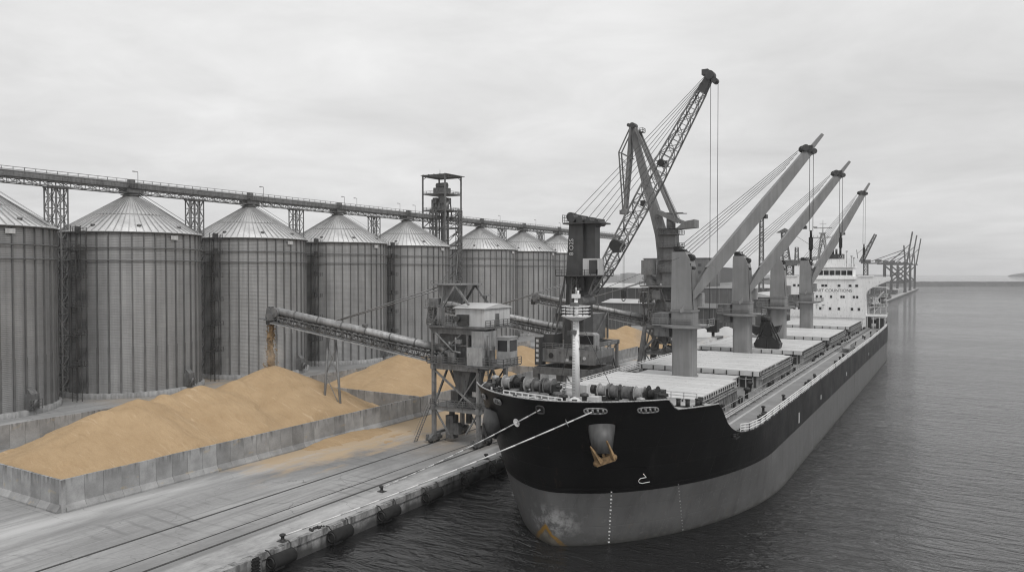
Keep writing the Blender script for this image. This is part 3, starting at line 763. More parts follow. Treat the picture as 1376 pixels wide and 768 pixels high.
    m = MB(); m.box(-67.2,-63.3,102.4,108.2,13.9,14.1); m.rail([(-67.2,102.4,14.1),(-63.3,102.4,14.1),(-63.3,108.2,14.1)],1.2,1.2,.05); m.tube((-66.6,103,14),(-66.6,103,19),.25,10); m.cbox((-66.6,104.1,15.4),(.7,1.2,2.2)); m.build('cabin_balcony', m_steel_md, L)
    # mast with A frame
    m = MB()
    for y in (104.4,110.5):
        m.beam((-74.2,y,27.2),(-79.0,y-.2,20.3),.34); m.beam((-74.2,y,27.2),(-71.4,y,23.9),.34); m.beam((-76.7,y,27.4),(-77.6,y,20.3),.24)
    m.box(-79.2,-72.9,104.1,110.8,27.2,27.45); m.rail([(-79.2,104.1,27.45),(-72.9,104.1,27.45)],.5,1.4,.04,1)
    m.prism([(-78.6,27.2),(-75,27.2),(-76.2,24.4),(-77.4,24.4)],'y',105,109); m.beam((-76,107,27.4),(-75.4,107,33.4),.1); m.beam((-75.4,107,33.4),(-79,107,27.5),.07)
    m.box(-80.4,-77.6,104.,109,23.4,23.55); m.cbox((-78.8,105,24.3),(1.6,1.2,1.2)); m.cbox((-79.6,106,21.6),(1.4,2,2.2)); m.cbox((-77,104,22),(1,1,2.8)); m.rail([(-80.4,104,23.55),(-77.6,104,23.55)],1,1.,.05)
    m.lattice((-79.9,105,20.3),(-79.3,105,23.4),1.2,1.2,4,.08); m.cbox((-71.5,110,25.4),(1.6,1.6,.2)); m.tube((-71.5,110,24),(-71.5,110,25.4),.12)
    m.build('mast_frame', m_steel, L)
    # boom
    P0, P1 = Vector((-78.2,105.6,15.5)), Vector((-110.1,96.9,21.6)); d = (P1-P0).normalized(); sd = Vector((d.y,-d.x,0)).normalized(); upv = sd.cross(d); 
    if upv.z < 0: upv = -upv
    m = MB(); m.tube(P0+upv*.6-d*2.5, P1+upv*.6, .7, 18)
    boom = m.build('boom', m_steel_lt, L)
    m = MB(); n = 30
    for k in range(7): MB().tube(P0+upv*.6+d*(32*k/6.5)-d*.12, P0+upv*.6+d*(32*k/6.5)+d*.12, .75, 18).build('cover_band', m_steel_md, boom)
    m.cbox(tuple(P0+upv*1.6+d*15.2), (.9,.7,.5)); m.build('cover_hatch', m_steel_md, boom)
    m = MB()
    for s in (-.95,.95):
        a, b = P0-upv*.25+sd*s, P1-upv*.25+sd*s; c, e = P0-upv*1.75+sd*s, P1-upv*1.5+sd*s
        m.beam(a,b,.16); m.beam(c,e,.2)
        for k in range(n):
            q0, q1 = k/n, (k+1)/n
            if k % 2: m.beam(a.lerp(b,q0), c.lerp(e,q1), .11)
            else: m.beam(c.lerp(e,q0), a.lerp(b,q1), .11)
            m.beam(a.lerp(b,q1), c.lerp(e,q1), .1)
            if k % 2: m.beam((P0-upv*.42).lerp(P1-upv*.42,q1)-sd*.9, (P0-upv*.42).lerp(P1-upv*.42,q1)+sd*.9, .2)
    m.build('boom_truss', m_steel_md, boom)
    m = MB(); m.beam(P0-upv*.55, P1-upv*.55, 1.2, .28); m.build('belt', m_black, boom)
    m = MB(); W0, W1 = P0-upv*1.9+sd*1.5, P1-upv*1.65+sd*1.5
    m.beam(W0,W1,.8,.14); W0, W1 = P0-upv*1.9-sd*1.3, P1-upv*1.65-sd*1.3; m.beam(W0,W1,.6,.14)
    for q in range(14): m.beam(P0.lerp(P1,q/13)-upv*1.85-sd*1.5, P0.lerp(P1,q/13)-upv*1.85+sd*1.8, .12)
    m.build('boom_walkway', m_steel_lt, boom)
    m = MB(); m.tube(P1-sd*1.15+upv*.3, P1+sd*1.15+upv*.3, .95, 14); m.beam(P1+d*.2,P1+d*1.5,2.2,1.7); m.cbox(tuple(P1-sd*1.2+d*.3-upv*.6),(1.,1.,1.2)); m.cbox(tuple(P1+d*1.4+upv*.9),(.9,.9,.5)); m.beam(P1-upv*1.4-d*1.5,P1-upv*1.3+d*2.6,2.6,.14)
    m.rail([tuple(P1-upv*1.3+sd*1.3-d*1.5), tuple(P1-upv*1.3+sd*1.3+d*2.6)],.9,1.,.05,2); m.build('boom_head', m_steel_md, boom)
    S = P1+d*1.1; m = MB(); m.prism([(S.x-.75,S.z-.6),(S.x+.75,S.z-.6),(S.x+.6,S.z-2.2),(S.x-.6,S.z-2.2)],'y',S.y-.7,S.y+.7); m.build('spout', m_steel_dk, boom)
    L['_spout'] = tuple(S-Vector((0,0,2.2)))
    m = MB(); a = P0+d*21.4-upv*1.8; dh = Vector((d.x,d.y,0)).normalized()
    F = {}
    for q in (-1,1):
        F[q] = (a+d*q*.75, Vector((a.x+dh.x*q*2.0, a.y+dh.y*q*2.0, .3))); m.tube(F[q][0], F[q][1], .24, 10)
    f = lambda t, q: F[q][0].lerp(F[q][1], t)
    m.beam(f(.02,-1),f(.02,1),.2); m.beam(f(.1,-1),f(.42,1),.1); m.beam(f(.42,1),f(.75,-1),.1); m.beam(f(.1,1),f(.42,-1),.1); m.beam(f(.42,-1),f(.42,1),.12); m.beam(f(.75,-1),f(.75,1),.12)
    m.build('support_leg', m_steel, L)
    m = MB()
    for s in (-.8,.8): m.tube(P0+d*20.6+upv*1.45+sd*s, (-76.8,107.2+s*2,27.4), .1, 8)
    m.build('tie_rod', m_steel, L)
    # feed conveyor from the quay side into the house
    return L
ld = make_loader()
tag(ld, 'nearest grey grain loader, with white machine house and long spouting boom', 'loader', 'grain loaders on the quay')
SP = Vector(ld['_spout'])
for dy, lb in ((50, 'grain loader half hidden behind the dark harbour crane tower'), (101, 'far grain loader whose pale boom passes right of the dark harbour crane')):
    c = copy_tree(ld, None, (0,dy,0)); tag(c, lb)
    if dy == 50:
        for ch in list(c.children):
            if ch.name.split('.')[0] in ('machine_house','operator_cabin','electrical_cabin','cabin_balcony','upper_platform','mast_frame','chute_pipe','machinery_deck'):
                for q in list(ch.children): bpy.data.objects.remove(q)
                bpy.data.objects.remove(ch)
for o in [x for x in COL.objects if '_spout' in x]: del o['_spout']
# the falling grain
m_stream = paint('falling_grain_backlit', (.24,.165,.09), .95, 0, .5, 1.6, .0, grime=(.15,.10,.055))  # grain colour darkened so the stream looks backlit, shade is in the tint
m = MB(); n = 60; k = 16; vs = []; fs = []; top = SP.z+.2; bot = 11.0
for i in range(n+1):
    t = i/n; z = top+(bot-top)*t
    for j in range(k):
        a = 2*pi*j/k; r = (.40+.16*t)*(1+.9*MN.noise((cos(a)*1.6, sin(a)*1.6, z*1.5+t*3))+.35*MN.noise((cos(a)*4, sin(a)*4, z*4)))
        vs.append((SP.x+cos(a)*r-.25*t+.12*sin(t*9), SP.y+sin(a)*r, z))
for i in range(n):
    for j in range(k): fs.append((i*k+j, i*k+(j+1)%k, (i+1)*k+(j+1)%k, (i+1)*k+j))
m.add(vs, fs, True)
for i in range(700):
    t = rnd.random(); r = .3+1.0*rnd.random()**2*(.5+t); a = rnd.random()*6.3; z = top+(bot-top)*t; c = (SP.x+cos(a)*r-.25*t, SP.y+sin(a)*r, z); q = .04+.12*rnd.random()**2
    m.ball(c, q, n=5, m=3)
solo('grain_stream', m, m_stream, 'clumpy tan stream of grain falling from the near boom spout', 'grain stream')
t = NT('grain_dust'); t.t.nodes.remove(t.b)
vol = t.n('ShaderNodeVolumePrincipled'); vol.inputs['Color'].default_value = (.93,.9,.85,1)
ln_ = t.n('ShaderNodeVectorMath'); ln_.operation = 'LENGTH'; t.l(t.co((1,1,1),'Object'), ln_.inputs[0])
dd = t.math('MULTIPLY', t.ramp(ln_.outputs['Value'], .35, 1., 1, 0), t.ramp(t.noise(1.6, 4, t.co((1,1,1),'Object')), .35, .7, 0, 1))
t.l(t.math('MULTIPLY', dd, .22), vol.inputs['Density']); t.l(vol.outputs[0], t.out.inputs['Volume'])
m_dust = t.m
def dust(c, r, label):
    m = MB(); m.ball((0,0,0), 1., n=20, m=12); o = m.build('grain_dust', m_dust); o.location = c; o.scale = r; tag(o, label, 'dust', kind='stuff')
dust((-78.5,207,11.5), (4.5,4.5,6.), 'pale dust drifting under the far loader')
dust((SP.x,SP.y,13.4), (2.8,2.8,4.6), 'faint dust around the falling grain')

# ------------------------------------------------------------------ dark lattice-boom harbour crane
hc = empty('harbour_crane', (-68.2,137,0), 'dark harbour crane with tall tower and long lattice boom', 'crane')
m = MB()
for x in (-75.2,-61.9+.8-2.):
    for y in (131.8,142.2):
        m.beam((x,y,1.2),(x,y,9.6),1.1); m.box(x-.6,x+.6,y-2,y+2,.06,1.3)
for y in (131.8,142.2): m.beam((-75.2,y,9.2),(-63.1,y,9.2),1.,1.4)
for x in (-75.2,-63.1): m.beam((x,131.8,9.2),(x,142.2,9.2),1.,1.4)
m.build('portal', m_steel_md, hc)
MB().lathe((-68.4,137,9.6), [(2.6,0),(2.6,1.0),(3.3,1.0),(3.3,1.2)], 28).build('slewing_ring', m_black, hc)
m = MB(); m.prism([(-74.2,10.8),(-62.4,10.8),(-61.9,12.2),(-61.9,13.7),(-74.2,13.7)],'y',132.6,141.4); m.box(-75,-66,132.4,132.6,11.,11.2); pl = m.build('machinery_platform', m_steel, hc)
m = MB(); m.tube((-72.2,132.58,12.3),(-72.2,132.5,12.3),.55,16); m.box(-68,-66.9,132.55,132.6,11.6,12.4); m.box(-66.6,-65.5,132.55,132.6,11.6,12.4); m.build('hatch', m_black, pl)
m = MB(); m.tube((-64.6,132.5,12.1),(-64.6,132.58,12.1),.35,12); m.box(-69,-68.2,132.54,132.6,11.3,11.8); m.build('emblem_plate', m_white2, pl)
m = MB(); m.rail([(-75.2,132.6,13.7),(-61.9,132.6,13.7),(-61.9,141.4,13.7)],1.1,1.6,.05); m.build('platform_rail', m_steel, pl)
m = MB(); m.box(-75.5,-74.22,131.6,134,10.2,16); m.box(-74.2,-71.8,133,137,13.72,16.6); eh = m.build('stair_block', m_steel_dk, hc)
for k in range(5):
    MB().box(-75.2,-74.6,131.53,131.6,10.9+k*1.02,11.5+k*1.02).build('window', m_white2, eh)
m = MB(); m.prism([(-66.2,13.72),(-62.6,13.72),(-62.6,16.8),(-63.2,17.2),(-66.2,17.2)],'y',133.2,135.4); cb = m.build('operator_cabin', m_steel_lt, hc)
MB().box(-65.9,-62.9,133.14,133.19,14.9,16.7).build('window', m_glass, cb)
m = MB()
for z0, z1, a0, a1, b0, b1 in ((13.7,27.,-70.3,-65.9,-69.9,-65.8),(27,39.4,-69.9,-65.8,-69.3,-66.2)):
    vs = [(a0,134.6,z0),(a1,134.6,z0),(a1,139.4,z0),(a0,139.4,z0),(b0,135,z1),(b1,135,z1),(b1,139,z1),(b0,139,z1)]
    m.add(vs, [(0,3,2,1),(4,5,6,7),(0,1,5,4),(1,2,6,5),(2,3,7,6),(3,0,4,7)])
m.box(-66.1,-63.8,135.8,138.2,25.5,39.2)
tw = m.build('tower', m_steel_dk, hc)
m = MB(); m.box(-70.3,-62.2,134.,140,39.3,39.6); m.prism([(-66.2,37.6),(-62.3,39.3),(-66.2,39.3)],'y',136,138); m.rail([(-70.3,134,39.6),(-70.3,140,39.6)],1.6,1.,.05)
for k in range(4): m.tube((-69+k*1.9,135.2,40.2+.3-.35*k),(-69+k*1.9,138.8,40.2+.3-.35*k),.85-.08*k,12); m.box(-69.4+k*1.9,-68.6+k*1.9,135.4,138.6,39.6,41.5-.4*k)
m.tube((-69.6,136,41),(-69.6,138,41.),.9,12); m.build('tower_head', m_steel_dk, tw)
m = MB(); m.box(-71.2,-62.0,132.6,141,28.6,28.85); m.rail([(-71.2,132.6,28.85),(-62,132.6,28.85)],1.1,1.4,.05); m.rail([(-62,132.6,28.85),(-62,141,28.85)],1.1,1.4,.05); m.build('tower_gallery', m_steel_dk, tw)
m = MB(); m.box(-65.3,-61.9,133.2,136.2,28.86,32.2); mh = m.build('winch_cabin', m_white2, tw); MB().box(-63.9,-62.1,133.14,133.19,29.1,31.9).build('cabin_door', m_steel_dk, mh)
m = MB()
for y in (134.4,139.6): m.beam((-72.6,y,13.7),(-69.9,y,28.6),.28); m.beam((-74.2,y,13.7),(-69.9,y,28),.2)
m.lattice((-67.5,134.2,14),(-67.5,134.2,28.6),1.1,1.1,12,.08,rb=.05); m.tube((-68.6,134.3,17),(-68.6,134.3,27),.18)
for z in (17,20,23,26): m.cbox((-66.8,134.2,z),(1.5,.8,.5))
m.tube((-66.4,134.,23.5),(-66.4,139.8,23.5),.95,14); m.build('tower_bracing', m_steel_md, tw)
# vertical lettering on the tower
def text(s, name, loc, rot, size, mat, parent, ext=.02):
    cu = bpy.data.curves.new(name, 'FONT'); cu.body = s; cu.size = size; cu.extrude = ext; cu.align_x = 'CENTER'; cu.align_y = 'CENTER'
    cu.materials.append(mat); o = bpy.data.objects.new(name, cu); COL.objects.link(o)
    o0 = ORG.get(parent.name, (0,0,0)); o.parent = parent; o.location = Vector(loc)-Vector(o0); o.rotation_euler = rot
    dg = bpy.context.evaluated_depsgraph_get(); me = bpy.data.meshes.new_from_object(o.evaluated_get(dg)); r = bpy.data.objects.new(name+'_mesh', me)
    COL.objects.link(r); r.parent = parent; r.location = o.location; r.rotation_euler = rot; bpy.data.objects.remove(o); r.name = name; return r
text('8 O2S', 'lettering', (-68.6,134.7,34.6), (pi/2-.032,-pi/2,0), 1.35, m_white2, tw)
# boom
bp, bt = Vector((-64.9,137,24.9)), Vector((-40.5,136.5,66.3)); bd = (bt-bp).normalized()
b1, b2, b3 = bp.lerp(bt,.14), bp.lerp(bt,.55), bp.lerp(bt,.93)
m = MB()
m.lattice(bp, b1, 2.6, 2.9, 3, .14, .5, 2.2, rb=.07); m.lattice(b1, b2, 2.9, 2.7, 10, .14, 2.2, 2.9, rb=.065); m.lattice(b2, b3, 2.7, 1.5, 11, .125, 2.9, 1.5, rb=.06)
bm_ = m.build('lattice_boom', m_steel, hc)
m = MB(); m.beam(b3, bt, 1.6, 1.7, 1.3, 1.2); m.tube(bt-Vector((0,.9,0)), bt+Vector((0,.9,0)), .85, 14); m.tube(bt+Vector((.9,-.8,-1.1)), bt+Vector((.9,.8,-1.1)), .55, 12); m.cbox(tuple(bt+Vector((-.9,0,.7))),(1.2,1.4,1.)); m.build('boom_head', m_steel_dk, bm_)
m = MB(); q = bp.lerp(bt,.235)+Vector((-.2,0,.2)); m.tube(q-Vector((0,1.6,0)), q+Vector((0,1.6,0)), 1.15, 12); m.cbox(tuple(q+Vector((.4,-1.2,-.8))),(1.5,.8,1.3)); m.build('boom_machinery', m_black, bm_); m = MB(); q = bp.lerp(bt,.62); m.tube(q-Vector((0,1.5,0)), q+Vector((0,1.5,0)), .7, 10); m.build('boom_sheave', m_black, bm_); m = MB(); q = bp.lerp(bt,.45); m.cbox(tuple(q+Vector((.5,-1.2,-.6))),(.9,.6,1.)); m.build('boom_lamp', m_black, bm_)
m = MB()
for k, (x, e) in enumerate(((-69.2,.985),(-68,.97),(-66,.96),(-64.6,.95),(-63.2,.93),(-62.5,.78))):
    m.tube((x,136.+.4*k,40.9-.25*k), tuple(bp.lerp(bt,e)+Vector((-.5,.3*(k-2.5)*.5,.6))), .055, 5)
m.build('luffing_rope', m_cable, hc)
m = MB()
for dy, dx in ((-.5,.2),(.5,1.3)): m.tube((bt.x+dx,bt.y+dy,bt.z-1), (bt.x+dx,bt.y+dy,20.5), .055, 5)
m.build('hoist_rope', m_cable, hc)
m = MB(); m.box(bt.x-.2,bt.x+1.7,bt.y-.9,bt.y+.9,18.2,20.6); m.tube((bt.x+.75,bt.y,18.2),(bt.x+.75,bt.y,17.4),.3); m.build('hook_block', m_black, hc)

hc.location.y += 3.
# ------------------------------------------------------------------ grey level-luffing crane
lc = empty('luffing_crane', (-72.5,205,0), 'grey level-luffing quay crane with curved jib and hanging fly jib', 'crane')
m = MB()
for x in (-78.2,-66.5):
    for y in (199.6,210.4):
        m.beam((x,y,1),(x+(.25)*(-72.4-x),y+.25*(205-y),14),1.2,1.2,.9,.9); m.box(x-.6,x+.6,y-2.4,y+2.4,.06,1.4); m.beam((x,y,6),(-72.4,205,13.5),.5)
m.box(-76.6,-68.2,201,209,13.6,14.6); m.build('portal', m_steel_md, lc)
m = MB(); m.lathe((-72.4,205,14.6), [(3.2,0),(2.6,4),(2.2,9.4),(2.9,10.2),(2.9,10.6)], 20); m.box(-74.2,-70.6,203.2,206.8,14.6,17); m.build('pedestal', m_steel_md, lc)
m = MB()
for z in (15,18.2,21.6): m.box(-76,-68.8,201.4,208.6,z,z+.18); m.rail([(-76,201.4,z+.18),(-68.8,201.4,z+.18),(-68.8,208.6,z+.18)],1.1,1.6,.06,2)
for x in (-75.9,-68.9): m.beam((x,201.5,14.6),(x,201.5,25),.25); m.beam((x,201.5,15),(-72.4,201.5,25),.22)
m.cbox((-74.4,202.2,16.6),(2,1.4,2.4)); m.cbox((-70.2,202.2,19.8),(2,1.4,2.4)); m.cbox((-73.6,202,23),(2.4,1.4,2.4)); m.build('pedestal_platform', m_steel_md, lc)
m = MB(); m.box(-78.4,-66.4,201,209,25.2,25.7); m.rail([(-78.4,201,25.7),(-66.4,201,25.7),(-66.4,209,25.7)],1.1,1.6,.06); m.build('slew_platform', m_ll, lc)
m = MB(); m.prism([(-77.9,28.6),(-74.6,28.6),(-74.6,32.8),(-77.9,32.8)],'y',200.8,204); m.cbox((-76.,202.4,27.2),(1.2,1.6,2.8)); m.cbox((-76.6,205.5,27),(2.,3,2.6)); m.build('operator_cabin', m_ll, lc)
m = MB()
vs = []
for z, hw_, hy in ((25.7,2.1,2.2),(41.5,1.5,1.6)):
    for (i, j) in ((-1,-1),(1,-1),(1,1),(-1,1)): vs.append((-70.4+i*hw_, 205+j*hy, z))
m.add(vs, [(0,3,2,1),(4,5,6,7),(0,1,5,4),(1,2,6,5),(2,3,7,6),(3,0,4,7)]); m.tube((-70.6,205,41.5),(-70.6,205,44.6),1.3,12)
tw = m.build('tower', m_ll, lc)
m = MB()
for z in (29.4,32.8,36.4,40): m.box(-73.6,-67.6,202.2,207.8,z,z+.15); m.rail([(-73.6,202.2,z+.15),(-67.6,202.2,z+.15),(-67.6,207.8,z+.15)],1.1,1.5,.06,2)
m.box(-74.2,-67.8,202.4,207.6,41.6,41.8); m.rail([(-74.2,202.4,41.8),(-74.2,207.6,41.8)],3.,1.6,.08,2)
m.beam((-67.9,202.6,25.7),(-67.9,202.6,41.6),.16); m.beam((-73.4,202.6,33),(-73.4,202.6,44),.16); m.tube((-72.8,203,30.6),(-72.8,207,30.6),1.1,12); m.build('tower_platform', m_steel_md, tw)
# top beam and counterweight (a rocking frame)
m = MB(); 
for y in (203.4,206.6): m.beam((-74.2,y,46.6),(-68.,y,43.6),.9,1.1); m.beam((-68,y,43.8),(-64.6,y,42.2),.8,.9); m.beam((-74,y,46.2),(-66.5,y,46),.25)
m.prism([(-68.8,41.4),(-63.2,41.8),(-63.2,44),(-66,43.6)],'y',202.9,207.1); m.build('counterweight_beam', m_ll, lc)
# curved main jib
pts = [(-72.6,26.2,3.6),(-72.4,33,3.4),(-73.4,40,3.1),(-75.4,47,2.7),(-77.7,54,2.3),(-79.6,61,2.),(-81.4,68,1.7),(-82.2,72,1.4)]
m = MB(); vs = []; 
for i, (x, z, w) in enumerate(pts):
    a = pts[max(0,i-1)]; b = pts[min(len(pts)-1,i+1)]; dx, dz = b[0]-a[0], b[1]-a[1]; l = math.hypot(dx,dz); nx_, nz_ = dz/l, -dx/l; hy = .5*w*.55+.3
    for (k, j) in ((-1,-1),(1,-1),(1,1),(-1,1)): vs.append((x+nx_*k*w/2, 205+j*hy, z+nz_*k*w/2))
fs = [(0,1,2,3)]
for i in range(len(pts)-1):
    for k in range(4): fs.append((i*4+k, i*4+(k+1)%4, i*4+4+(k+1)%4, i*4+4+k))
fs.append(tuple(4*(len(pts)-1)+k for k in (3,2,1,0))); m.add(vs, fs)
mj = m.build('main_jib', m_ll, lc, recalc=True)
m = MB(); m.tube((-82,203.6,72),(-82,206.4,72),.8,12); m.tube((-83.2,203.8,72.2),(-83.2,206.2,72.2),.5,10); m.box(-80.6,-78.8,204,206,69.8,69.95); m.rail([(-80.6,204,69.95),(-78.8,204,69.95),(-78.8,206,69.95)],1.,.9,.06,2); m.build('jib_head', m_steel_dk, mj)
# fly jib folded down from the head, with its strut
m = MB()
for y in (204,206):
    m.beam((-82.4,y,71.4),(-84.4,y,47.6),.45,1.9,.45,.8); m.beam((-82.6,y,71.6),(-86.2,y,64.6),.3); m.beam((-86.2,y,64.6),(-84.9,y,48),.34); m.beam((-86.2,y,64.6),(-82.2,y,62.4),.3)
    for k in range(6): m.beam((-86.1+.18*k,y,63-2.5*k),(-83.6,y,60.5-2.2*k),.13)
for k in range(9): m.beam((-82.6-.2*k,204,69-2.6*k),(-82.6-.2*k,206,66.5-2.6*k),.14)
m.tube((-84.6,203.7,47.2),(-84.6,206.3,47.2),.85,12); m.cbox((-85.4,205,47),(1,2.2,1.2)); m.build('fly_jib', m_ll, lc)
m = MB()
for y in (203.8,206.2): m.beam((-80.8,y,70.8),(-69.4,y,44.6),.62,.8)
for y in (204.,205.,206.): m.tube((-80.4,y,70.2),(-68.2,y,44.2),.06,5)
m.build('tie_bar', m_ll, lc)
m = MB()
for y in (204.6,205.4): m.tube((-85,y,46.8),(-85,y,24),.05,5)
m.build('hoist_rope', m_cable, lc)
m = MB(); m.box(-85.5,-84.5,204.2,205.8,22,24); m.torus((-85,205,21.4),.5,.14,'y'); m.build('hook_block', m_black, lc)

# ------------------------------------------------------------------ bulk carrier
CX, HX, HB, YS = -41.3, -40.6, 18.3, 328.
ship = empty('bulk_carrier', (CX,180,-2.4), 'black and grey bulk carrier moored at the quay with raised deck cranes', 'ship')
ZL = [-6,-2.4,4.2,9.2,15.3]
def nose(z): return ilerp(ZL, [78,76.4,75.4,74.2,72.2], z)
def ent(z): return ilerp(ZL, [44,40,34,29,25], z)
def qq(z): return ilerp(ZL, [.75,.70,.60,.58,.55], z)
def hw_at(y, z):
    t = (y-nose(z))/ent(z)
    if t <= 0: return 0.
    w = HB if t >= 1 else HB*max(0., 1-(1-t)**2)**qq(z)
    if y > 296: w *= 1-.16*((y-296)/(YS-296))**2*(1+max(0,(6-z))/8)
    return w
def ztop(y):
    if y < 79.9: return 15.3
    if y < 81.5: return 15.3-1.3*sstep(79.9,81.5,y)
    if y < 87.9: return 14.0
    if y < 101: return 9.2+4.8*(1-((y-87.9)/13.1))**4
    return 9.2+1.2*max(0,(y-230)/98.)**2
def hull_y(x, z):
    """Y of the bow surface at lateral x, height z"""
    w = abs(x-HX); lo, hi = nose(z), nose(z)+ent(z)
    for _ in range(40):
        mid = (lo+hi)/2
        if hw_at(mid, z) < w: lo = mid
        else: hi = mid
    return (lo+hi)/2
def hull_frame(x, z):
    p = Vector((x, hull_y(x,z), z)); e = .15
    tx = (Vector((x+e, hull_y(x+e,z), z))-Vector((x-e, hull_y(x-e,z), z))).normalized()
    tz = (Vector((x, hull_y(x,z+e), z+e))-Vector((x, hull_y(x,z-e), z-e))).normalized()
    n = tx.cross(tz).normalized()
    if n.y > 0: n = -n
    return p, tx, tz, n
ucol = [('t', (i/72.)**1.6) for i in range(73)]
vv = 0.; yv = []
d_ = .7
while vv < 1:
    yv.append(vv); vv += d_/234.; d_ = min(5, d_*1.1)
yv = yv[1:]+[1.]
ucol += [('v', v) for v in yv]
def col_y(c, z): return nose(z)+ent(z)*c[1] if c[0] == 't' else (nose(z)+ent(z))*(1-c[1])+YS*c[1]
rows = 16
def column(c, side):
    zt = 15.3
    for _ in range(8): zt = ztop(col_y(c, zt))
    out = []
    zs = sorted(set([-6+(4.2+6)*k/7 for k in range(8)]+[4.2+(zt-4.2)*k/9 for k in range(1,10)]))
    for z in zs:
        y = col_y(c, z); out.append((HX+side*hw_at(y,z), y, z))
    return out
m = MB(); grid = [column(c, -1) for c in reversed(ucol)] + [column(c, 1) for c in ucol[1:]]
R_ = len(grid[0]); vs = [p for g in grid for p in g]; fs = []
for i in range(len(grid)-1):
    for j in range(R_-1): fs.append((i*R_+j, (i+1)*R_+j, (i+1)*R_+j+1, i*R_+j+1))
m.add(vs, fs, True)
tops = [Vector(g[-1]) for g in grid]
inn = []
for i, p in enumerate(tops):
    a = tops[max(0,i-1)]; b = tops[min(len(tops)-1,i+1)]; t = Vector((b.x-a.x, b.y-a.y, 0)).normalized(); n = Vector((-t.y,t.x,0)); inn.append(p+n*.22)
vs = []; fs = []
for i, (p, q) in enumerate(zip(tops, inn)):
    dz = 13.7 if p.y < 88 else 8.9
    cz = min(dz, p.z-.02); gc = grid[i]
    for g_, h_ in zip(gc, gc[1:]):
        if g_[2] <= cz <= h_[2]: break
    lw = Vector(g_).lerp(Vector(h_), (cz-g_[2])/max(1e-6, h_[2]-g_[2])); lw = lw+(q-p); lw.z = cz
    vs += [p, q, tuple(lw)]
for i in range(len(tops)-1):
    fs += [(i*3,(i+1)*3,(i+1)*3+1,i*3+1),(i*3+1,(i+1)*3+1,(i+1)*3+2,i*3+2)]
m.add(vs, fs)
g0, g1 = grid[0], grid[-1]          # transom
b = len(m.v); m.v += list(g0)+list(g1)
for j in range(R_-1): m.f.append((b+j, b+j+1, b+R_+j+1, b+R_+j)); m.sm.append(False); m.mi.append(0)
hull = m.build('hull', m_hull, ship, recalc=False)
# rim bar along the bow bulwark
m = MB(); rim = [p for p in tops if p.y < 87.8]
m.path([tuple(p+Vector((0,0,.03))) for p in rim], .09, 6); m.build('bulwark_rail', m_deck_lt, ship)
# decks
def deck(zd, y0, y1, name, mat, step=1.):
    L_, R2 = [], []; y = y0
    while y < y1+1e-6:
        w = max(.05, hw_at(y, zd)-.2); L_.append((HX-w,y,zd)); R2.append((HX+w,y,zd)); y += step if y < 100 else 6.
    w = hw_at(y1,zd)-.2; L_.append((HX-w,y1,zd)); R2.append((HX+w,y1,zd))
    n = len(L_); return MB().add(L_+R2, [(i, n+i, n+i+1, i+1) for i in range(n-1)]).build(name, mat, ship)
FD, MD = 13.8, 9.0
deck(FD, nose(FD)+.25, 88, 'forecastle_deck', m_deck_lt, .5)
deck(MD, 84, YS-.5, 'main_deck', m_deck)
m = MB(); w = hw_at(87.2,8.9)-.5; m.box(HX-w,HX+w,87.8,88,MD,FD-.004); m.build('forecastle_bulkhead', m_white2, ship)
m = MB(); m.rail([(HX-w+.6,87.9,FD),(HX+w-.6,87.9,FD)],1.1,1.6,.045)
m.build('forecastle_rail', m_white2, ship)
# gunwale railing aft of the forecastle, both sides
for s in (-1,1):
    m = MB(); P = [(HX+s*(hw_at(y,9.2)-.12), y, ztop(y)-.02) for y in [94.5,97,101,104,108,113,120]+list(range(130,300,10))+[YS-26]]
    m.rail(P, 1.0, 1.5, .05, 3); m.build('gunwale_rail', m_white, ship)
    m = MB()
    for a, b in zip(P, P[1:]): m.beam(Vector(a)+Vector((-s*.35,0,.04)), Vector(b)+Vector((-s*.35,0,.04)), .5, .1)
    m.build('waterway_bar', m_deck_lt, ship)
# fairleads in the bow bulwark
def fairlead(x, z, w, h, nroll=3, name='fairlead'):
    p, tx, tz, n = hull_frame(x, z); m = MB()
    f = lambda a, b, o=.06: p+tx*a+tz*b+n*o
    pts = []
    for i in range(24):
        t = 2*pi*i/24; ca, sa = cos(t), sin(t); pts.append(((w/2)*math.copysign(abs(ca)**.55,ca), (h/2)*math.copysign(abs(sa)**.7,sa)))
    c3 = []
    for a, b in pts:
        xx = x+a*tx.x; zz = z+b; c3.append(Vector((xx, hull_y(xx,zz), zz))+n*.17)
    m.path([tuple(v) for v in c3+[c3[0]]], .09, 6)
    o = m.build(name, m_steel_dk if nroll == 0 else m_steel_lt, ship)
    vs = [tuple(v-n*.06) for v in c3]; MB().add(vs, [tuple(range(24))]).build('opening', m_black, o)
    m = MB()
    for k in range(nroll):
        xx = x+(-w*.34+w*.68*k/max(1,nroll-1))*tx.x; q = Vector((xx, hull_y(xx,z), z))+n*.16; m.tube(q-tz*h*.42, q+tz*h*.42, .13, 8)
    if nroll: m.build('roller', m_steel_lt, o)
    return c3
fairlead(-34.2, 14.35, 2.5, .62, 4); fairlead(-29.6, 14.3, 2.5, .62, 4); fairlead(-46.6, 14.3, 1.7, .6, 3)
fairlead(-39.95, 14.25, .95, .9, 0, 'centre_fairlead'); fairlead(-50.2, 14.2, 1.5, .6, 2)
